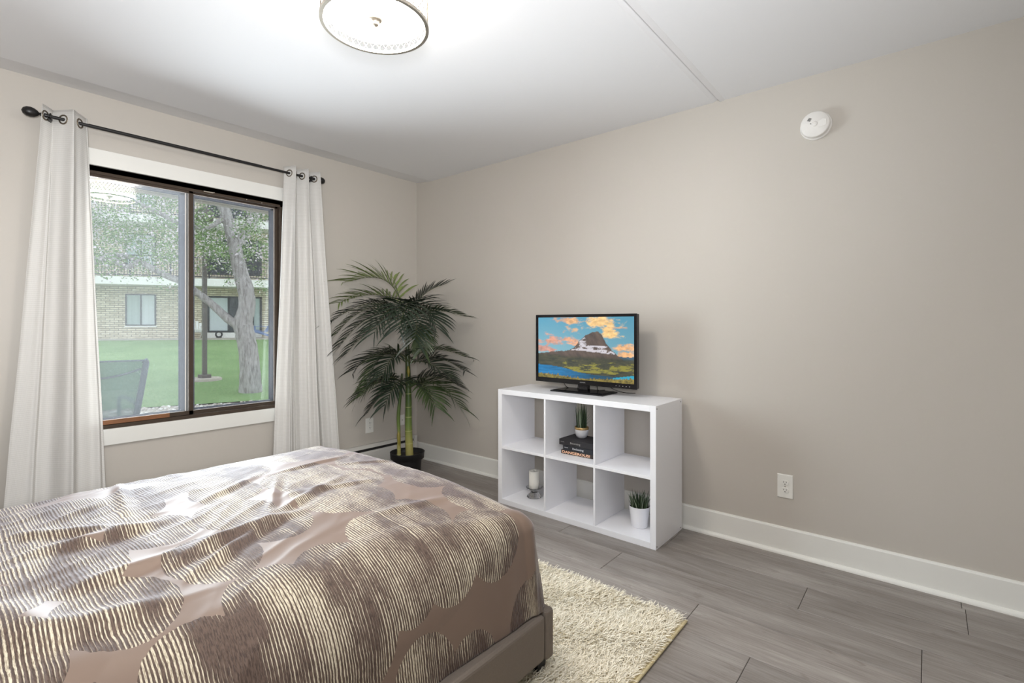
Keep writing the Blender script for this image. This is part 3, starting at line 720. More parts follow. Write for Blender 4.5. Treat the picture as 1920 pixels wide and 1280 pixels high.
def stem(name,pts,rads,rings):
    sp=smoothpath(pts,8); rr=list(np.interp(np.linspace(0,1,len(sp)),np.linspace(0,1,len(rads)),rads))
    b=MB(); b.tube(sp,rr,14); o=b.build(name,M['trunk'],palm)
    for t in rings:
        i=int(t*(len(sp)-1)); p=sp[i]; d=(sp[min(i+1,len(sp)-1)]-sp[max(0,i-1)]).normalized()
        r=MB(); r.torus(p,d,rr[i]*1.0,.0022,18,6); r.build('node_ring',M['ring'],o)
    return sp
b0=pp_(768,852); b0.z=.165
stem('trunk',[b0,pp_(766,800),pp_(766,750),pp_(765,700),pp_(764,650),pp_(765,612)],[.031,.027,.024,.020,.016,.012],[.02,.10,.19,.28,.37,.46])
b1=pp_(748,853); b1.z=.165
stem('shoot',[b1,pp_(748,812),pp_(747,780),pp_(751,735),pp_(754,700)],[.016,.012,.014,.011,.007],[.05,.12])
b=MB(); bp0=pp_(748,818,.004); b.tube([pp_(748.5,836,.012),pp_(748,826,.014),pp_(747.5,816,.014),pp_(747,808,.008)],[.002,.013,.014,.004],10); b.build('leaf_sheath',M['bud'],palm)
b=MB(); b.tube([pp_(766,706,.022),pp_(766,696,.026),pp_(765,686,.022)],[.003,.013,.004],10); b.build('leaf_sheath',M['bud'],palm)
def frond(base,ctrl,tip,L,matk,droop=.35,nl=20,seed=0,spread=1.0,flip=1):
    rs=random.Random(seed); p0,p1,p2=[pp_(*q) for q in (base,ctrl,tip)]
    bz=lambda t:p0*(1-t)**2+p1*2*t*(1-t)+p2*t*t
    b=MB(); n=16
    b.tube([bz(i/n) for i in range(n+1)],[.0045*(1-.75*i/n) for i in range(n+1)],6,mi=1)
    for k in range(nl):
        t=.16+.84*k/(nl-1)
        p=bz(t); tg=(bz(min(1,t+.02))-bz(max(0,t-.02))).normalized()
        side=tg.cross(Vector((0,0,1)))
        if side.length<.25: side=tg.cross(-FW)
        side.normalize(); up=side.cross(tg).normalized()
        prof=math.sin(PI*min(1,(.22+.78*t))**1.0)**.6 if t<.98 else .6
        ll=L*1.42*(.45+.62*prof)*rs.uniform(.88,1.08)
        for s in (-1,1):
            fwd=.38+.75*t**2
            d0=(side*s*spread+tg*fwd+up*(.32+rs.uniform(-.12,.12))).normalized()
            wd=.0062*rs.uniform(.85,1.15)*1.35; vs=[]; q=Vector(p); d=Vector(d0); ns=6
            wdir=(tg-d0*tg.dot(d0)).normalized()
            for j in range(ns+1):
                u=j/ns; w=wd*(.5+1.1*u if u<.4 else .94*(1-((u-.4)/.6)**2)+.03)
                vs+=[q-wdir*w,q+up*(.0012*(1-u)),q+wdir*w]
                q=q+d*(ll/ns); d=(d+Vector((0,0,-1))*(droop*.34*(u+.25))+Vector((rs.uniform(-1,1),rs.uniform(-1,1),0))*.03).normalized()
            fs=[]
            for j in range(ns): fs+=[(3*j,3*j+1,3*j+4,3*j+3),(3*j+1,3*j+2,3*j+5,3*j+4)]
            b.add(vs,fs,True,0)
    # keep the leaves in front of the two walls
    b.v=[(min(v[0],-.012),min(v[1],-.012),v[2]) for v in b.v]
    return b.build('frond',[M[matk],M['rachis']],palm,fix=False)
Fr=[ # base(px,py,towards camera), control, tip, leaflet length, material, droop
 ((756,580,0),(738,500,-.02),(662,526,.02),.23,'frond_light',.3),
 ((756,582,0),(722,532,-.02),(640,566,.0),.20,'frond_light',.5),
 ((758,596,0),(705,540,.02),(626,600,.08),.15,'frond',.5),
 ((758,600,.01),(700,560,.10),(638,648,.20),.19,'frond',.55),
 ((760,598,.02),(742,540,.18),(703,622,.34),.19,'frond',.6),
 ((764,596,.03),(775,530,.22),(748,612,.38),.19,'frond',.6),
 ((767,594,0),(786,545,0),(830,534,-.05),.13,'frond',.25),
 ((768,598,0),(803,570,.04),(868,592,.02),.14,'frond_mid',.45),
 ((768,598,.01),(800,545,.10),(818,612,.16),.17,'frond',.55),
 ((766,606,.01),(792,608,.10),(790,655,.14),.12,'frond_mid',.7),
 ((757,594,0),(750,556,-.02),(738,522,-.05),.05,'frond_light',.1,6),
 ((763,676,0),(722,630,.06),(690,712,.14),.18,'frond_mid',.5),
 ((762,680,0),(715,640,.02),(668,690,-.02),.16,'frond',.5),
 ((767,674,0),(812,640,.02),(870,668,-.04),.15,'frond_mid',.55),
 ((768,682,0),(815,655,-.06),(862,690,-.14),.15,'frond',.4),
 ((768,728,.02),(812,690,.06),(862,762,.10),.19,'frond_mid',.5),
 ((767,722,0),(815,690,-.02),(858,722,-.06),.15,'frond',.35),
 ((752,716,.0),(720,690,.10),(682,738,.18),.17,'frond_mid',.6),
 ((751,724,0),(715,700,.02),(672,742,.0),.14,'frond',.55),
 ((751,728,.01),(722,722,.06),(690,772,.08),.13,'frond',.6),
 ((755,722,0),(775,706,-.05),(800,742,-.10),.12,'frond',.6),
 ((764,722,.02),(752,690,.16),(722,758,.26),.15,'frond',.6),
 ((760,602,.02),(718,580,.12),(652,660,.22),.17,'frond',.6),
 ((766,600,.02),(790,560,.16),(778,634,.30),.17,'frond',.6),
 ((758,598,0),(690,548,-.02),(634,622,.10),.16,'frond_mid',.5),
 ((766,678,.02),(745,640,.14),(718,700,.24),.17,'frond',.55),
 ((767,680,.02),(800,668,.10),(842,706,.14),.16,'frond',.5),
 ((768,726,.03),(795,700,.16),(815,760,.24),.16,'frond_mid',.55),
]
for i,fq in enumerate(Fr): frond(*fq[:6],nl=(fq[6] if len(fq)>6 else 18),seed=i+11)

# ------------------------------------------------------------------ rug
RX1,RY0=-.925,-2.80
rug=empty('shag_rug',(-1.6,-2.1,0),'cream shag rug lying partly under the bed foot','rug')
b=MB(); b.box(-2.3,RX1-.004,RY0+.004,-1.22,.0006,.006); b.build('backing',M['rugbind'],rug)
b=MB(); b.tube([(-2.3,RY0+.002,.007),(RX1-.002,RY0+.002,.007)],.0062,8); b.build('binding',M['rugbind'],rug)
def pile():
    n=62000
    x=rng.uniform(-1.78,RX1-.006,n); y=rng.uniform(RY0+.022,-1.75,n)
    # tufted rows: gather the roots into wavy ridges so that gaps show between them
    x0=x.copy()
    row=.034; ph=(y*.35+.25*x)+.012*np.sin(x*23+y*9)+.009*np.sin(x*41-y*31)
    fr=((y+.010*np.sin(x*27)+.008*np.sin(x*61+y*17))/row)%1.0
    y=y+(np.sign(fr-.5)*0+ (.5-fr)*.42)*row
    L=rng.uniform(.022,.042,n); a=rng.normal(-.95,.75,n)+.7*np.sin(x*19+y*13); tilt=rng.uniform(.45,1.15,n)
    dx=np.cos(a)*np.sin(tilt); dy=np.sin(a)*np.sin(tilt); dz=np.cos(tilt)
    w=rng.uniform(.0011,.0019,n); b2=rng.uniform(0,2*PI,n); sx,sy=np.cos(b2)*w,np.sin(b2)*w
    root=np.stack([x,y,np.full(n,.005)],1); mid=root+np.stack([dx,dy,dz*1.15],1)*(L*.55)[:,None]; tip=mid+np.stack([dx*1.25,dy*1.25,dz*.35],1)*(L*.5)[:,None]
    s=np.stack([sx,sy,np.zeros(n)],1)
    V=np.stack([root-s,root+s,mid+s,mid-s,tip+s*.55,tip-s*.55],1).reshape(-1,3)-np.array([-1.6,-2.1,0])
    base=np.arange(n)*6
    Q=np.concatenate([np.stack([base,base+1,base+2,base+3],1),np.stack([base+3,base+2,base+4,base+5],1)]).astype(np.int32)
    me=bpy.data.meshes.new('pile'); me.vertices.add(len(V)); me.vertices.foreach_set('co',V.ravel().astype(np.float32))
    me.loops.add(Q.size); me.loops.foreach_set('vertex_index',Q.ravel()); me.polygons.add(len(Q)); me.polygons.foreach_set('loop_start',np.arange(len(Q),dtype=np.int32)*4)
    me.update(calc_edges=True); me.validate(); me.materials.append(M['rug'])
    o=bpy.data.objects.new('pile',me); COL.objects.link(o); o.parent=rug; o['kind']='stuff'
pile()

# ------------------------------------------------------------------ bed
bed=empty('bed',(-2.5,-1.78,0),'low bed frame upholstered in grey-brown fabric','bed')
BY0,BY1,BXF=-2.556,-1.0,-1.496
b=MB(); b.box(-3.56,BXF-.046,BY0,BY0+.05,.062,.214); b.build('side_rail',M['uphol'],bed,bev=.012,seg=3)
b=MB(); b.box(-3.56,BXF-.046,BY1-.05,BY1,.062,.214); b.build('side_rail',M['uphol'],bed,bev=.012,seg=3)
b=MB(); b.box(BXF-.044,BXF,BY0-.003,BY1+.003,.056,.224); b.build('foot_rail',M['uphol'],bed,bev=.012,seg=3)
b=MB(); b.box(-3.62,-3.56,BY0,BY1,.062,1.0); b.build('headboard',M['uphol'],bed,bev=.015,seg=3)
for x,y in ((BXF-.040,BY0+.045),(BXF-.040,BY1-.045),(-3.55,BY0+.045),(-3.55,BY1-.045)):
    onrug=(x>-2.3 and -2.79<y<-1.22); z0=.0062 if onrug else .0006
    b=MB(); b.add([(x-.020,y-.022,z0),(x+.020,y-.022,z0),(x+.020,y+.022,z0),(x-.020,y+.022,z0),(x-.025,y-.027,.07),(x+.025,y-.027,.07),(x+.025,y+.027,.07),(x-.025,y+.027,.07)],[(0,3,2,1),(4,5,6,7),(0,1,5,4),(1,2,6,5),(2,3,7,6),(3,0,4,7)]); b.build('leg',M['legblack'],bed)
b=MB(); b.box(-3.55,BXF-.07,BY0+.055,BY1-.055,.10,.20); b.build('slat_base',M['slot'],bed)
mt=MB(); mt.box(-3.54,-1.70,-2.36,-1.20,.201,.50); tag(mt.build('mattress',M['paper'],bev=.06,seg=4),'mattress hidden under the striped bedspread','mattress')

def bedspread():
    xin,yFr,Rx,Rf=-1.588,-1.18,.072,.17
    ZTOP=.588
    def RN(X):
        k=min(1,max(0,(-1.60-X)/.42)); return .075+.155*k*k*(3-2*k)
    def yNf(X): return -2.500+RN(X)
    def crown(y):
        k=max(0,(abs(y+1.72)-.15)/.62); return .052*k*k
    OVX=Rx*PI/2
    folds=[]  # (p,q,height,width) creases on the top, in metres
    def fo(a,c,h,w): 
        p=atz(a[0],a[1],.575); q=atz(c[0],c[1],.575); folds.append((p.x,p.y,q.x,q.y,h,w))
    for a,c,h,w in [((60,1050),(300,985),.016,.03),((130,1115),(360,1040),.018,.028),((330,1045),(560,965),.014,.022),((380,1065),(520,975),.016,.018),((470,995),(640,900),.011,.02),((30,1012),(250,1000),.013,.025),
                    ((240,975),(222,905),.014,.018),((505,975),(520,905),.012,.014),((0,1150),(70,1215),.03,.05),((70,1200),(330,1120),.02,.035),((520,893),(640,862),.007,.015),((560,930),(700,905),.006,.018),((640,875),(760,868),.005,.014),((300,1075),(430,1010),.012,.02),((100,990),(200,940),.010,.02),((350,960),(480,900),.008,.02),((700,965),(840,930),.006,.02)]: fo(a,c,h,w)
    def zf(x,y):
        z=0
        for (ax,ay,bx,by,h,w) in folds:
            dx,dy=bx-ax,by-ay; l2=dx*dx+dy*dy; t=((x-ax)*dx+(y-ay)*dy)/l2
            tt=min(1,max(0,t)); px_,py_=ax+dx*tt,ay+dy*tt
            L=math.sqrt(l2); s=((x-ax)*dy-(y-ay)*dx)/L
            e=math.hypot(x-px_,y-py_)
            if e<4*w:
                env=math.sin(PI*min(1,max(0,.06+.88*tt)))**.7*math.exp(-max(0,math.hypot((t-tt)*L,0))/.04)
                g=math.exp(-(s/w)**2) - .35*math.exp(-((s-1.6*w)/(1.3*w))**2)
                z+=h*g*env
        return z
    def hemlen(X):        # near side hangs lower away from the foot
        k=min(1,max(0,(-1.62-X)/.75)); return .165+.055*k
    def P(X,Y):
        yN=yNf(min(X,xin)); Rn=RN(min(X,xin))
        dx=max(0,X-xin); dn=max(0,yN-Y); df=max(0,Y-yFr); dy=max(dn,df); sy=-1 if dn>0 else 1
        m=max(dx,dy); Ry=Rn if dn>0 else Rf
        if m>1e-9:
            d=m*((dx/m)**6+(dy/m)**6)**(1/6)
            l=math.hypot(dx,dy); ux,uy=dx/l,sy*dy/l
            Rr=(Rx*dx*dx+Ry*dy*dy)/(dx*dx+dy*dy)
        else: d=0; ux=uy=0; Rr=.1
        cx,cy=min(X,xin),min(max(Y,yN),yFr)
        ph=min(d/Rr,PI/2); h=Rr*math.sin(ph); v=Rr*(1-math.cos(ph))+crown(cy)
        ex=max(0,d-Rr*PI/2)
        hang=min(1,ex/.12)
        if dx>0 and dn>0: h*=1+.30*(2*dx*dn/(dx*dx+dn*dn))      # the box corner is pulled out square
        h+=ex*(.14 if dn>0 and dx<=dn else .06); v+=ex
        nx,ny,nz=ux*math.sin(ph),uy*math.sin(ph),math.cos(ph)
        topw=math.cos(ph)**.5 if ph<PI/2 else 0
        # soft wrinkles
        q=Vector((X*.82+Y*.57,-X*.57+Y*.82,0))
        wr=.006*noise.noise(Vector((q.x*2.0,q.y*9.0,.3)))+.0042*(1-abs(noise.noise(Vector((q.x*4.5,q.y*15,4.2)))))**3+.0022*noise.noise(Vector((q.x*12,q.y*26,7)))+.004*noise.noise(Vector((X*2.3,Y*2.0,9)))
        calm=.45+.55*min(1,max(0,(-1.9-X)/.5))
        dsp=wr*calm*(.35+.65*topw)+zf(X,Y)*topw
        along=X if dy>dx else Y
        dsp+=(.006*noise.noise(Vector((along*6.0,ex*1.5,3.3)))+.003*noise.noise(Vector((along*19,ex*4,5.3))))*min(1,ph/1.2)*(.4+.6*hang)
        # two loose pleats at the foot corner
        if dx>0 and dn>0:
            ang=math.atan2(dn,dx); dsp+=.005*math.sin(ang*6.0-.6)*min(1,d/.3)*math.sin(2*ang)
        return (cx+ux*h+nx*dsp, cy+uy*h+ny*dsp, ZTOP-v+nz*dsp)
    xs=np.concatenate([np.linspace(-3.56,-3.15,14,endpoint=False),np.linspace(-3.15,xin,210,endpoint=False),np.linspace(xin,xin+OVX+.235,64)])
    ts=np.concatenate([np.linspace(-1,0,70,endpoint=False),np.linspace(0,1,170,endpoint=False),np.linspace(1,2,40)])
    verts=[]; uvs=[]
    for t in ts:
        for X in xs:
            yN=yNf(min(X,xin)); ov=RN(min(X,xin))*PI/2+(.588-.03-RN(min(X,xin)))-(.232-.055*min(1,max(0,(-1.62-X)/.75)))
            Y=yN+t*ov if t<0 else (yN+(yFr-yN)*t if t<=1 else yFr+(t-1)*(Rf*PI/2+.17))
            verts.append(P(X,Y)); uvs.append((X,Y))
    nx=len(xs); ny=len(ts)
    faces=[(j*nx+i,j*nx+i+1,(j+1)*nx+i+1,(j+1)*nx+i) for j in range(ny-1) for i in range(nx-1)]
    b=MB(); b.add(verts,faces,True); o=b.build('bedspread',M['spread'],fix=False)
    uvl=o.data.uv_layers.new(name='uv'); vi=np.zeros(len(o.data.loops),dtype=int); o.data.loops.foreach_get('vertex_index',vi)
    uvl.data.foreach_set('uv',np.array(uvs,dtype=np.float32)[vi].ravel())
    md=o.modifiers.new('thick','SOLIDIFY'); md.thickness=.006; md.offset=-1
    tag(o,'taupe satin bedspread with brown and cream woven stripes over the bed','bedspread')
bedspread()

# ------------------------------------------------------------------ outdoors
def line_y(x): return 5.55-.40*x                 # edge between gravel and lawn
def zg(x,y): return -.1+max(0,y-line_y(x))*.0285
b=MB(); b.grid(lambda u,v:(lambda x,d:(x,line_y(x)+d,-.1+d*.0285+.015*noise.noise(Vector((x*.6,d*.6,0)))*min(1,d)))(-14+44*u,26*v**1.5),60,70)
tag(b.build('lawn',M['lawn'],fix=False),'green mown lawn rising to the brick building','lawn',kind='structure')
b=MB(); b.add([(-14,.2,-.12),(30,.2,-.12),(30,line_y(30)+.05,-.12),(-14,line_y(-14)+.05,-.12)],[(0,1,2,3)])
tag(b.build('ground',M['stone']),'bare ground under the gravel strip','ground',kind='structure')
b=MB(); b.box(-6,4,.2,3.4,-.2,-.10); tag(b.build('patio',M['concrete'],bev=.01),'concrete patio slab outside the window','patio',kind='structure')
b=MB(); b.box(-8,6,.2,1.32,2.25,2.45); b.box(-8,6,1.26,1.34,2.245,2.6); tag(b.build('balcony_soffit',M['soffit']),'pale underside of the balcony above the window','soffit',kind='structure')
def gravel():
    b=MB(); ico=[(0,0,1),(.89,0,.45),(.28,.85,.45),(-.72,.53,.45),(-.72,-.53,.45),(.28,-.85,.45)]
    for i in range(2600):
        x=random.uniform(-3.2,2.6); d=random.random()**.8*1.9; y=line_y(x)-d; r=random.uniform(.018,.04); a=random.uniform(0,PI); sx,sy=random.uniform(.8,1.3),random.uniform(.7,1)
        vs=[]
        for p in ico+[(.9*1.1*math.cos(k*2*PI/5+.6),.9*1.1*math.sin(k*2*PI/5+.6),-.3) for k in range(5)]:
            px_,py_=p[0]*sx*r,p[1]*sy*r; vs.append((x+px_*math.cos(a)-py_*math.sin(a),y+px_*math.sin(a)+py_*math.cos(a),-.112+r*.62*(p[2]+.3)))
        fs=[(0,1,2),(0,2,3),(0,3,4),(0,4,5),(0,5,1)]+[(1,6,2),(2,6,7),(2,7,3),(3,7,8),(3,8,4),(4,8,9),(4,9,5),(5,9,10),(5,10,1),(1,10,6)]
        b.add(vs,fs,True,random.choice([0,0,1,2]))
    o=b.build('gravel',[M['stone'],M['slab'],M['concrete']],fix=False); tag(o,'strip of pale river gravel between patio and lawn','gravel',kind='stuff')
gravel()
# sling patio chair just outside the glass
pcx=Vector((-2.10,1.12,-.10))
pt_=empty('patio_chair',pcx,'teal mesh patio chair seen through the hazy pane','patio chair')
yb=.92
def bk(x,z): return (x,yb+(.42-z)*.12+.055,z)          # back plane leans toward the glass at the top
b=MB(); xl,xr=-2.39,-1.79
fr=[bk(xr-.075,.38),bk(xr-.045,.60),bk(xr-.012,.86),bk(xr-.008,.905),bk(xr-.02,.922),bk(xr-.06,.922),bk(-2.09,.925),bk(xl+.06,.922),bk(xl+.02,.922),bk(xl+.008,.905),bk(xl+.012,.86),bk(xl+.045,.60),bk(xl+.075,.38)]
for seg_ in (fr[:5],fr[8:]): b.tube(smoothpath(seg_,5),.021,8)
b.tube(smoothpath(fr[4:9],4),.006,8)
b.build('back_frame',M['chairframe'],pt_)
b=MB(); b.grid(lambda u,v:(lambda z:(lambda x0,x1:bk(x0+(x1-x0)*u,z))(xl+.02+.055*(1-(z-.38)/.54),xr-.02-.055*(1-(z-.38)/.54)))(.38+.54*v),10,10); b.build('back_sling',M['sling'],pt_,fix=False)
b=MB(); b.tube([(lambda x:(x,bk(x,.84)[1]-.014,.862-.055*(1-((x+2.09)/.26)**2)))(-2.35+.52*i/16) for i in range(17)],.0075,6); b.build('back_crossbar',M['chairframe'],pt_)
b=MB(); b.grid(lambda u,v:(xl+.07+(xr-xl-.14)*u,yb+.06+.46*v,.37-.03*math.sin(PI*v)),8,8); b.build('seat_sling',M['sling'],pt_,fix=False)
for x in (xl+.06,xr-.06):
    b=MB(); b.tube([(x,yb+.06,.38),(x,yb+.52,.38)],.014,8); b.build('seat_rail',M['chairframe'],pt_)
    b=MB(); b.tube([(x,yb+.50,.38),(x,yb+.53,-.098)],.014,8); b.build('leg',M['chairframe'],pt_)
    b=MB(); b.tube([(x,yb+.06,.38),(x,yb+.02,-.098)],.014,8); b.build('leg',M['chairframe'],pt_)
    b=MB(); b.tube(smoothpath([(x,yb+.06,.60),(x,yb+.25,.62),(x,yb+.48,.61),(x,yb+.52,.55),(x,yb+.51,.38)],4),.013,8); b.build('arm',M['chairframe'],pt_)

# tree
TD=9.3
tb=Vector((1.12,6.18,0)); tb.z=zg(tb.x,tb.y)-.04
tree=empty('blossoming_tree',tb,'leaning crab-apple tree with pale blossoms on the lawn','tree')
def limb(name,pts,rads,seg=14):
    sp=smoothpath([at(p[0],p[1],TD+(p[2] if len(p)>2 else 0)) for p in pts],7); rr=list(np.interp(np.linspace(0,1,len(sp)),np.linspace(0,1,len(rads)),rads))
    rr=[r*(1+.10*noise.noise(Vector((i*.9,r*40,2)))) for i,r in enumerate(rr)]
    b=MB(); b.tube(sp,rr,seg); o=b.build(name,M['bark'],tree); return o
limb('trunk',[(470,738),(469,700),(466,660),(460,628),(456,605),(463,575),(461,545),(452,515),(444,480),(437,450),(428,415),(418,385),(405,345),(385,300)],[.205,.178,.165,.17,.165,.145,.14,.135,.12,.105,.10,.095,.085,.06])
limb('branch',[(458,620,0),(446,610,-.05),(428,598,-.1),(405,577,-.15),(385,560,-.2),(365,545,-.3),(340,528,-.4),(315,518,-.5),(290,505,-.6),(262,490,-.7),(235,480,-.8),(200,478,-.9),(160,488,-1)],[.10,.085,.075,.07,.066,.062,.058,.055,.05,.045,.04,.034,.02])
limb('branch',[(440,460,0),(460,440,.3),(472,415,.5),(482,390,.7),(488,350,.9)],[.085,.095,.10,.10,.09])
limb('branch',[(425,405,0),(390,425,-.3),(345,422,-.6),(310,405,-.8),(280,390,-1),(255,378,-1.1)],[.05,.045,.04,.035,.028,.02])
limb('branch',[(262,490,-.7),(235,500,-.9),(205,482,-1.1),(172,492,-1.2),(130,505,-1.2)],[.035,.04,.045,.04,.03])
def crown():
    leaf=MB(); bl=MB()
    cl=[]
    rs=random.Random(5)
    for i in range(640):
        px=rs.uniform(40,620); py=rs.uniform(230,505); D=TD+rs.uniform(-2.2,2.6)
        # thin the crown where the building shows through
        if px>485 and 405<py<445: continue
        if 360<px<400 and py>470 and rs.random()<.7: continue
        if py>480 and rs.random()<.35: continue
        tx=np.interp(py,[300,385,450,515],[385,418,437,452])
        if abs(px-tx)<26 and D<TD+.2 and py>330: continue
        cl.append((at(px,py,D),rs.uniform(.16,.32)))
    for px,py,dd in ((225,505,-.9),(240,520,-.9),(205,515,-1),(300,520,-.6),(310,535,-.6),(330,540,-.5),(280,515,-.6),(345,505,-.5),(435,525,-.2),(430,532,-.2),(495,520,.2),(488,535,.2),(500,545,.2),(470,500,.2),(495,500,.3),(418,505,-.1),(400,500,-.1),(185,510,-1)):
        cl.append((at(px,py,TD+dd),.14))
    for c,r in cl:
        nl=95 if r>.15 else 26
        kind=noise.noise(c*.55+Vector((3,1,0)))
        for k in range(nl):
            v=Vector((rs.gauss(0,1),rs.gauss(0,1),rs.gauss(0,.8))); p=c+v.normalized()*r*rs.random()**.5
            s=rs.uniform(.022,.05); ax=Vector((rs.uniform(-1,1),rs.uniform(-1,1),rs.uniform(-.7,.3))).normalized(); sd_=ax.orthogonal().normalized()
            sd_=(Matrix.Rotation(rs.uniform(0,6.28),3,ax)@sd_)
            leaf.add([p,p+ax*s*.5+sd_*s*.32,p+ax*s*1.15,p+ax*s*.5-sd_*s*.32],[(0,1,2,3)],False,rs.choice([0,1]))
        nb=int(nl*(.42 if kind>-.1 else .16)) if r>.15 else 4
        for k in range(nb):
            v=Vector((rs.gauss(0,1),rs.gauss(0,1),rs.gauss(0,.8))); p=c+v.normalized()*r*rs.random()**.33; s=rs.uniform(.011,.021)
            ax=Vector((rs.uniform(-1,1),rs.uniform(-1,1),rs.uniform(-.4,1))).normalized(); a=ax.orthogonal().normalized(); b_=ax.cross(a)
            vs=[p+(a*math.cos(q*2*PI/5)+b_*math.sin(q*2*PI/5))*s+ax*s*.3 for q in range(5)]+[p]
            bl.add(vs,[(q,(q+1)%5,5) for q in range(5)],False)
    o=leaf.build('foliage',[M['leafA'],M['leafB']],tree,fix=False); o['kind']='stuff'
    o=bl.build('blossoms',M['blossom'],tree,fix=False); o['kind']='stuff'
crown()

# lamp post on a concrete pad
lpb=Vector((1.09,8.42,0)); lpb.z=zg(lpb.x,lpb.y)
lp=empty('lamp_post',lpb,'square grey-brown lamp post on a round concrete pad','lamp post')
b=MB(); b.lathe([(.0,.05),(.30,.05),(.33,.03),(.33,-.1)],lpb,24,caps=False); b.build('concrete_pad',M['concrete'],lp)
b=MB(); b.box(lpb.x-.10,lpb.x+.10,lpb.y-.10,lpb.y+.10,lpb.z+.045,lpb.z+.12); b.build('base_plate',M['post'],lp,bev=.006)
b=MB(); b.box(lpb.x-.04,lpb.x+.04,lpb.y-.04,lpb.y+.04,lpb.z+.10,lpb.z+3.4); b.build('post',M['post'],lp,bev=.006)
b=MB(); b.lathe([(.05,3.4),(.16,3.42),(.18,3.62),(.05,3.72)],lpb,16); b.build('lantern_head',M['post'],lp)

# far apartment building, local frame: x along the facade, -y toward us
BO=Vector((5.471,24.654,0))
bd=empty('apartment_building',BO,'tan brick apartment block with white balcony slabs across the lawn','building',rz=R(-30))
b=MB(); b.box(-13,16,0,.3,.2,9.2); b.build('brick_wall',M['brick'],bd,local=True)
b=MB(); b.box(-13,16,0,8,9.2,9.5); b.build('roof',M['slab'],bd,local=True)
b=MB(); b.box(-13,16,-1.3,0,.40,.53); b.build('ground_slab',M['concrete'],bd,local=True)
for z in (3.03,5.92):
    b=MB(); b.box(-13,16,-1.2,0,z,z+.36); b.build('balcony_slab',M['slab'],bd,local=True)
    rl=MB(); rl.box(-13,16,-1.16,-1.12,z+1.32,z+1.37); rl.box(-13,16,-1.16,-1.12,z+.42,z+.46); ro=rl.build('railing',M['rail'],bd,local=True)
    bb=MB()
    for k in range(242): x=-13+.12*k; bb.box(x-.009,x+.009,-1.149,-1.131,z+.42,z+1.34)
    o=bb.build('balusters',M['rail'],ro,local=True,fix=False); o['kind']='stuff'
    for k in range(19): 
        x=-12.8+1.58*k; pb=MB(); pb.box(x-.03,x+.03,-1.17,-1.11,z+.36,z+1.36); pb.build('rail_post',M['rail'],ro,local=True)
def far_window(x0,x1,z0,z1,cols,pane_mats,fw=.06):
    b=MB(); b.box(x0,x1,-.05,.02,z1-fw,z1); b.box(x0,x1,-.05,.02,z0,z0+fw); b.box(x0,x0+fw,-.05,.02,z0,z1); b.box(x1-fw,x1,-.05,.02,z0,z1)
    for c in cols: b.box(c-fw/2,c+fw/2,-.05,.02,z0,z1)
    f=b.build('window_frame',M['farframe'],bd,local=True)
    e=[x0]+list(cols)+[x1]
    for a,c,mk in zip(e[:-1],e[1:],pane_mats):
        p=MB(); n_=max(2,int((c-a)/.12))
        for k in range(n_): p.add([(a+(c-a)*k/n_,-.018,z0),(a+(c-a)*(k+1)/n_,-.024 if k%2 else -.012,z0),(a+(c-a)*(k+1)/n_,-.024 if k%2 else -.012,z1),(a+(c-a)*k/n_,-.018,z1)],[(0,1,2,3)])
        p.build('pane',M[mk],f,local=True,fix=False)
for fl_ in (0,2.89,5.78):
    far_window(-2.27,-1.05,1.14+fl_,2.65+fl_,[-1.65],['farcurtain','blind'],.05)
    z0,z1=.80+fl_,2.62+fl_
    far_window(1.12,3.56,z0,z1,[2.06,3.16],['blind' if fl_==0 else 'darkglass','darkglass','farcurtain' if fl_==0 else 'darkglass'],.09)
    far_window(-9.3,-6.9,z0,z1,[-8.3],['blind','darkglass'],.08)
    far_window(7.0,8.2,1.14+fl_,2.65+fl_,[7.6],['blind','blind'],.05)
    b=MB(); b.box(-2.3,-1.02,-.06,.02,1.06+fl_,1.13+fl_); b.build('window_sill',M['slab'],bd,local=True)
    b=MB(); b.box(-.02,.24,-.03,.02,2.25+fl_,2.58+fl_)
    for k in range(4): b.box(-.03,.25,-.05,.0,2.27+fl_+.08*k,2.30+fl_+.08*k)
    b.build('wall_vent',M['farframe'],bd,local=True)
b=MB(); b.box(1.12,3.56,-.30,0,.53,.79); b.build('door_step',M['slab'],bd,local=True)
def fac(lx,ly,z): 
    c,s=math.cos(R(-30)),math.sin(R(-30)); return Vector((BO.x+lx*c-ly*s,BO.y+lx*s+ly*c,z))
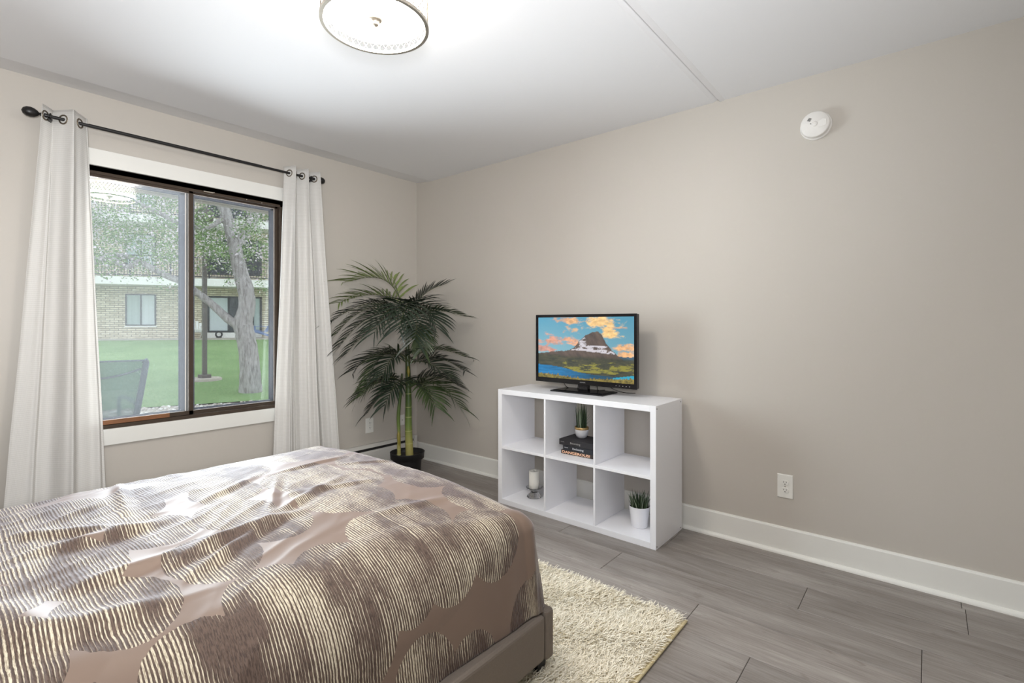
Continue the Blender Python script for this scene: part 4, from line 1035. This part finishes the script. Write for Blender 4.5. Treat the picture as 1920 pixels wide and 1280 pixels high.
def adirondack(loc,rz,mat,label):
    r=empty('adirondack_chair',loc,label,'chair',rz=rz)
    for k in range(5):                                    # fan of back slats; chair faces +x
        y=-.24+.12*k; h=.92-.09*abs(k-2)
        b=MB(); b.add([(-.12,y-.052,.30),(-.12,y+.052,.30),(-.42,y*1.15+.055,h),(-.42,y*1.15-.055,h),(-.145,y-.052,.30),(-.145,y+.052,.30),(-.445,y*1.15+.055,h),(-.445,y*1.15-.055,h)],[(0,1,2,3),(7,6,5,4),(0,4,5,1),(1,5,6,2),(2,6,7,3),(3,7,4,0)]); b.build('back_slat',mat,r,local=True)
    for k in range(5):
        x=-.12+.12*k; b=MB(); b.box(x,x+.10,-.27,.27,.28+.035*k,.30+.035*k); b.build('seat_slat',mat,r,local=True)
    for s in (-1,1):
        b=MB(); b.box(.40,.48,s*.30-.02,s*.30+.02,.0,.56); b.build('leg',mat,r,local=True)
        b=MB(); b.add([(-.62,s*.28-.015,0),(-.5,s*.28-.015,0),(.42,s*.28-.015,.30),(.42,s*.28-.015,.42),(-.62,s*.28+.015,0),(-.5,s*.28+.015,0),(.42,s*.28+.015,.30),(.42,s*.28+.015,.42)],[(3,2,1,0),(4,5,6,7),(0,1,5,4),(1,2,6,5),(2,3,7,6),(3,0,4,7)]); b.build('leg',mat,r,local=True)
        b=MB(); b.box(-.40,.52,s*.33-.06,s*.33+.06,.56,.585); b.build('arm',mat,r,local=True)
    return r
adirondack(fac(3.70,-.85,.532),R(-30)+PI+.35,M['blue'],'blue slatted garden chair by the far brick wall')
adirondack(fac(.75,-.85,.532),R(-30)-PI/2+.3,M['white'],'white slatted garden chair beside the far sliding door')
hr=empty('hose_reel',fac(1.72,-.45,.83),'small dark hose coil on the far door step','hose')
hr.location=fac(1.72,-.55,.535)
b=MB()
for k in range(4): b.torus(hr.location+Vector((0,0,.17)),(.5-.06*k,.866,0.05*k),.15-.012*k,.02,20,8)
b.build('coil',M['rail'],hr)
b=MB(); b.box(hr.location.x-.12,hr.location.x+.12,hr.location.y-.05,hr.location.y+.05,hr.location.z,hr.location.z+.03); b.build('foot',M['rail'],hr)
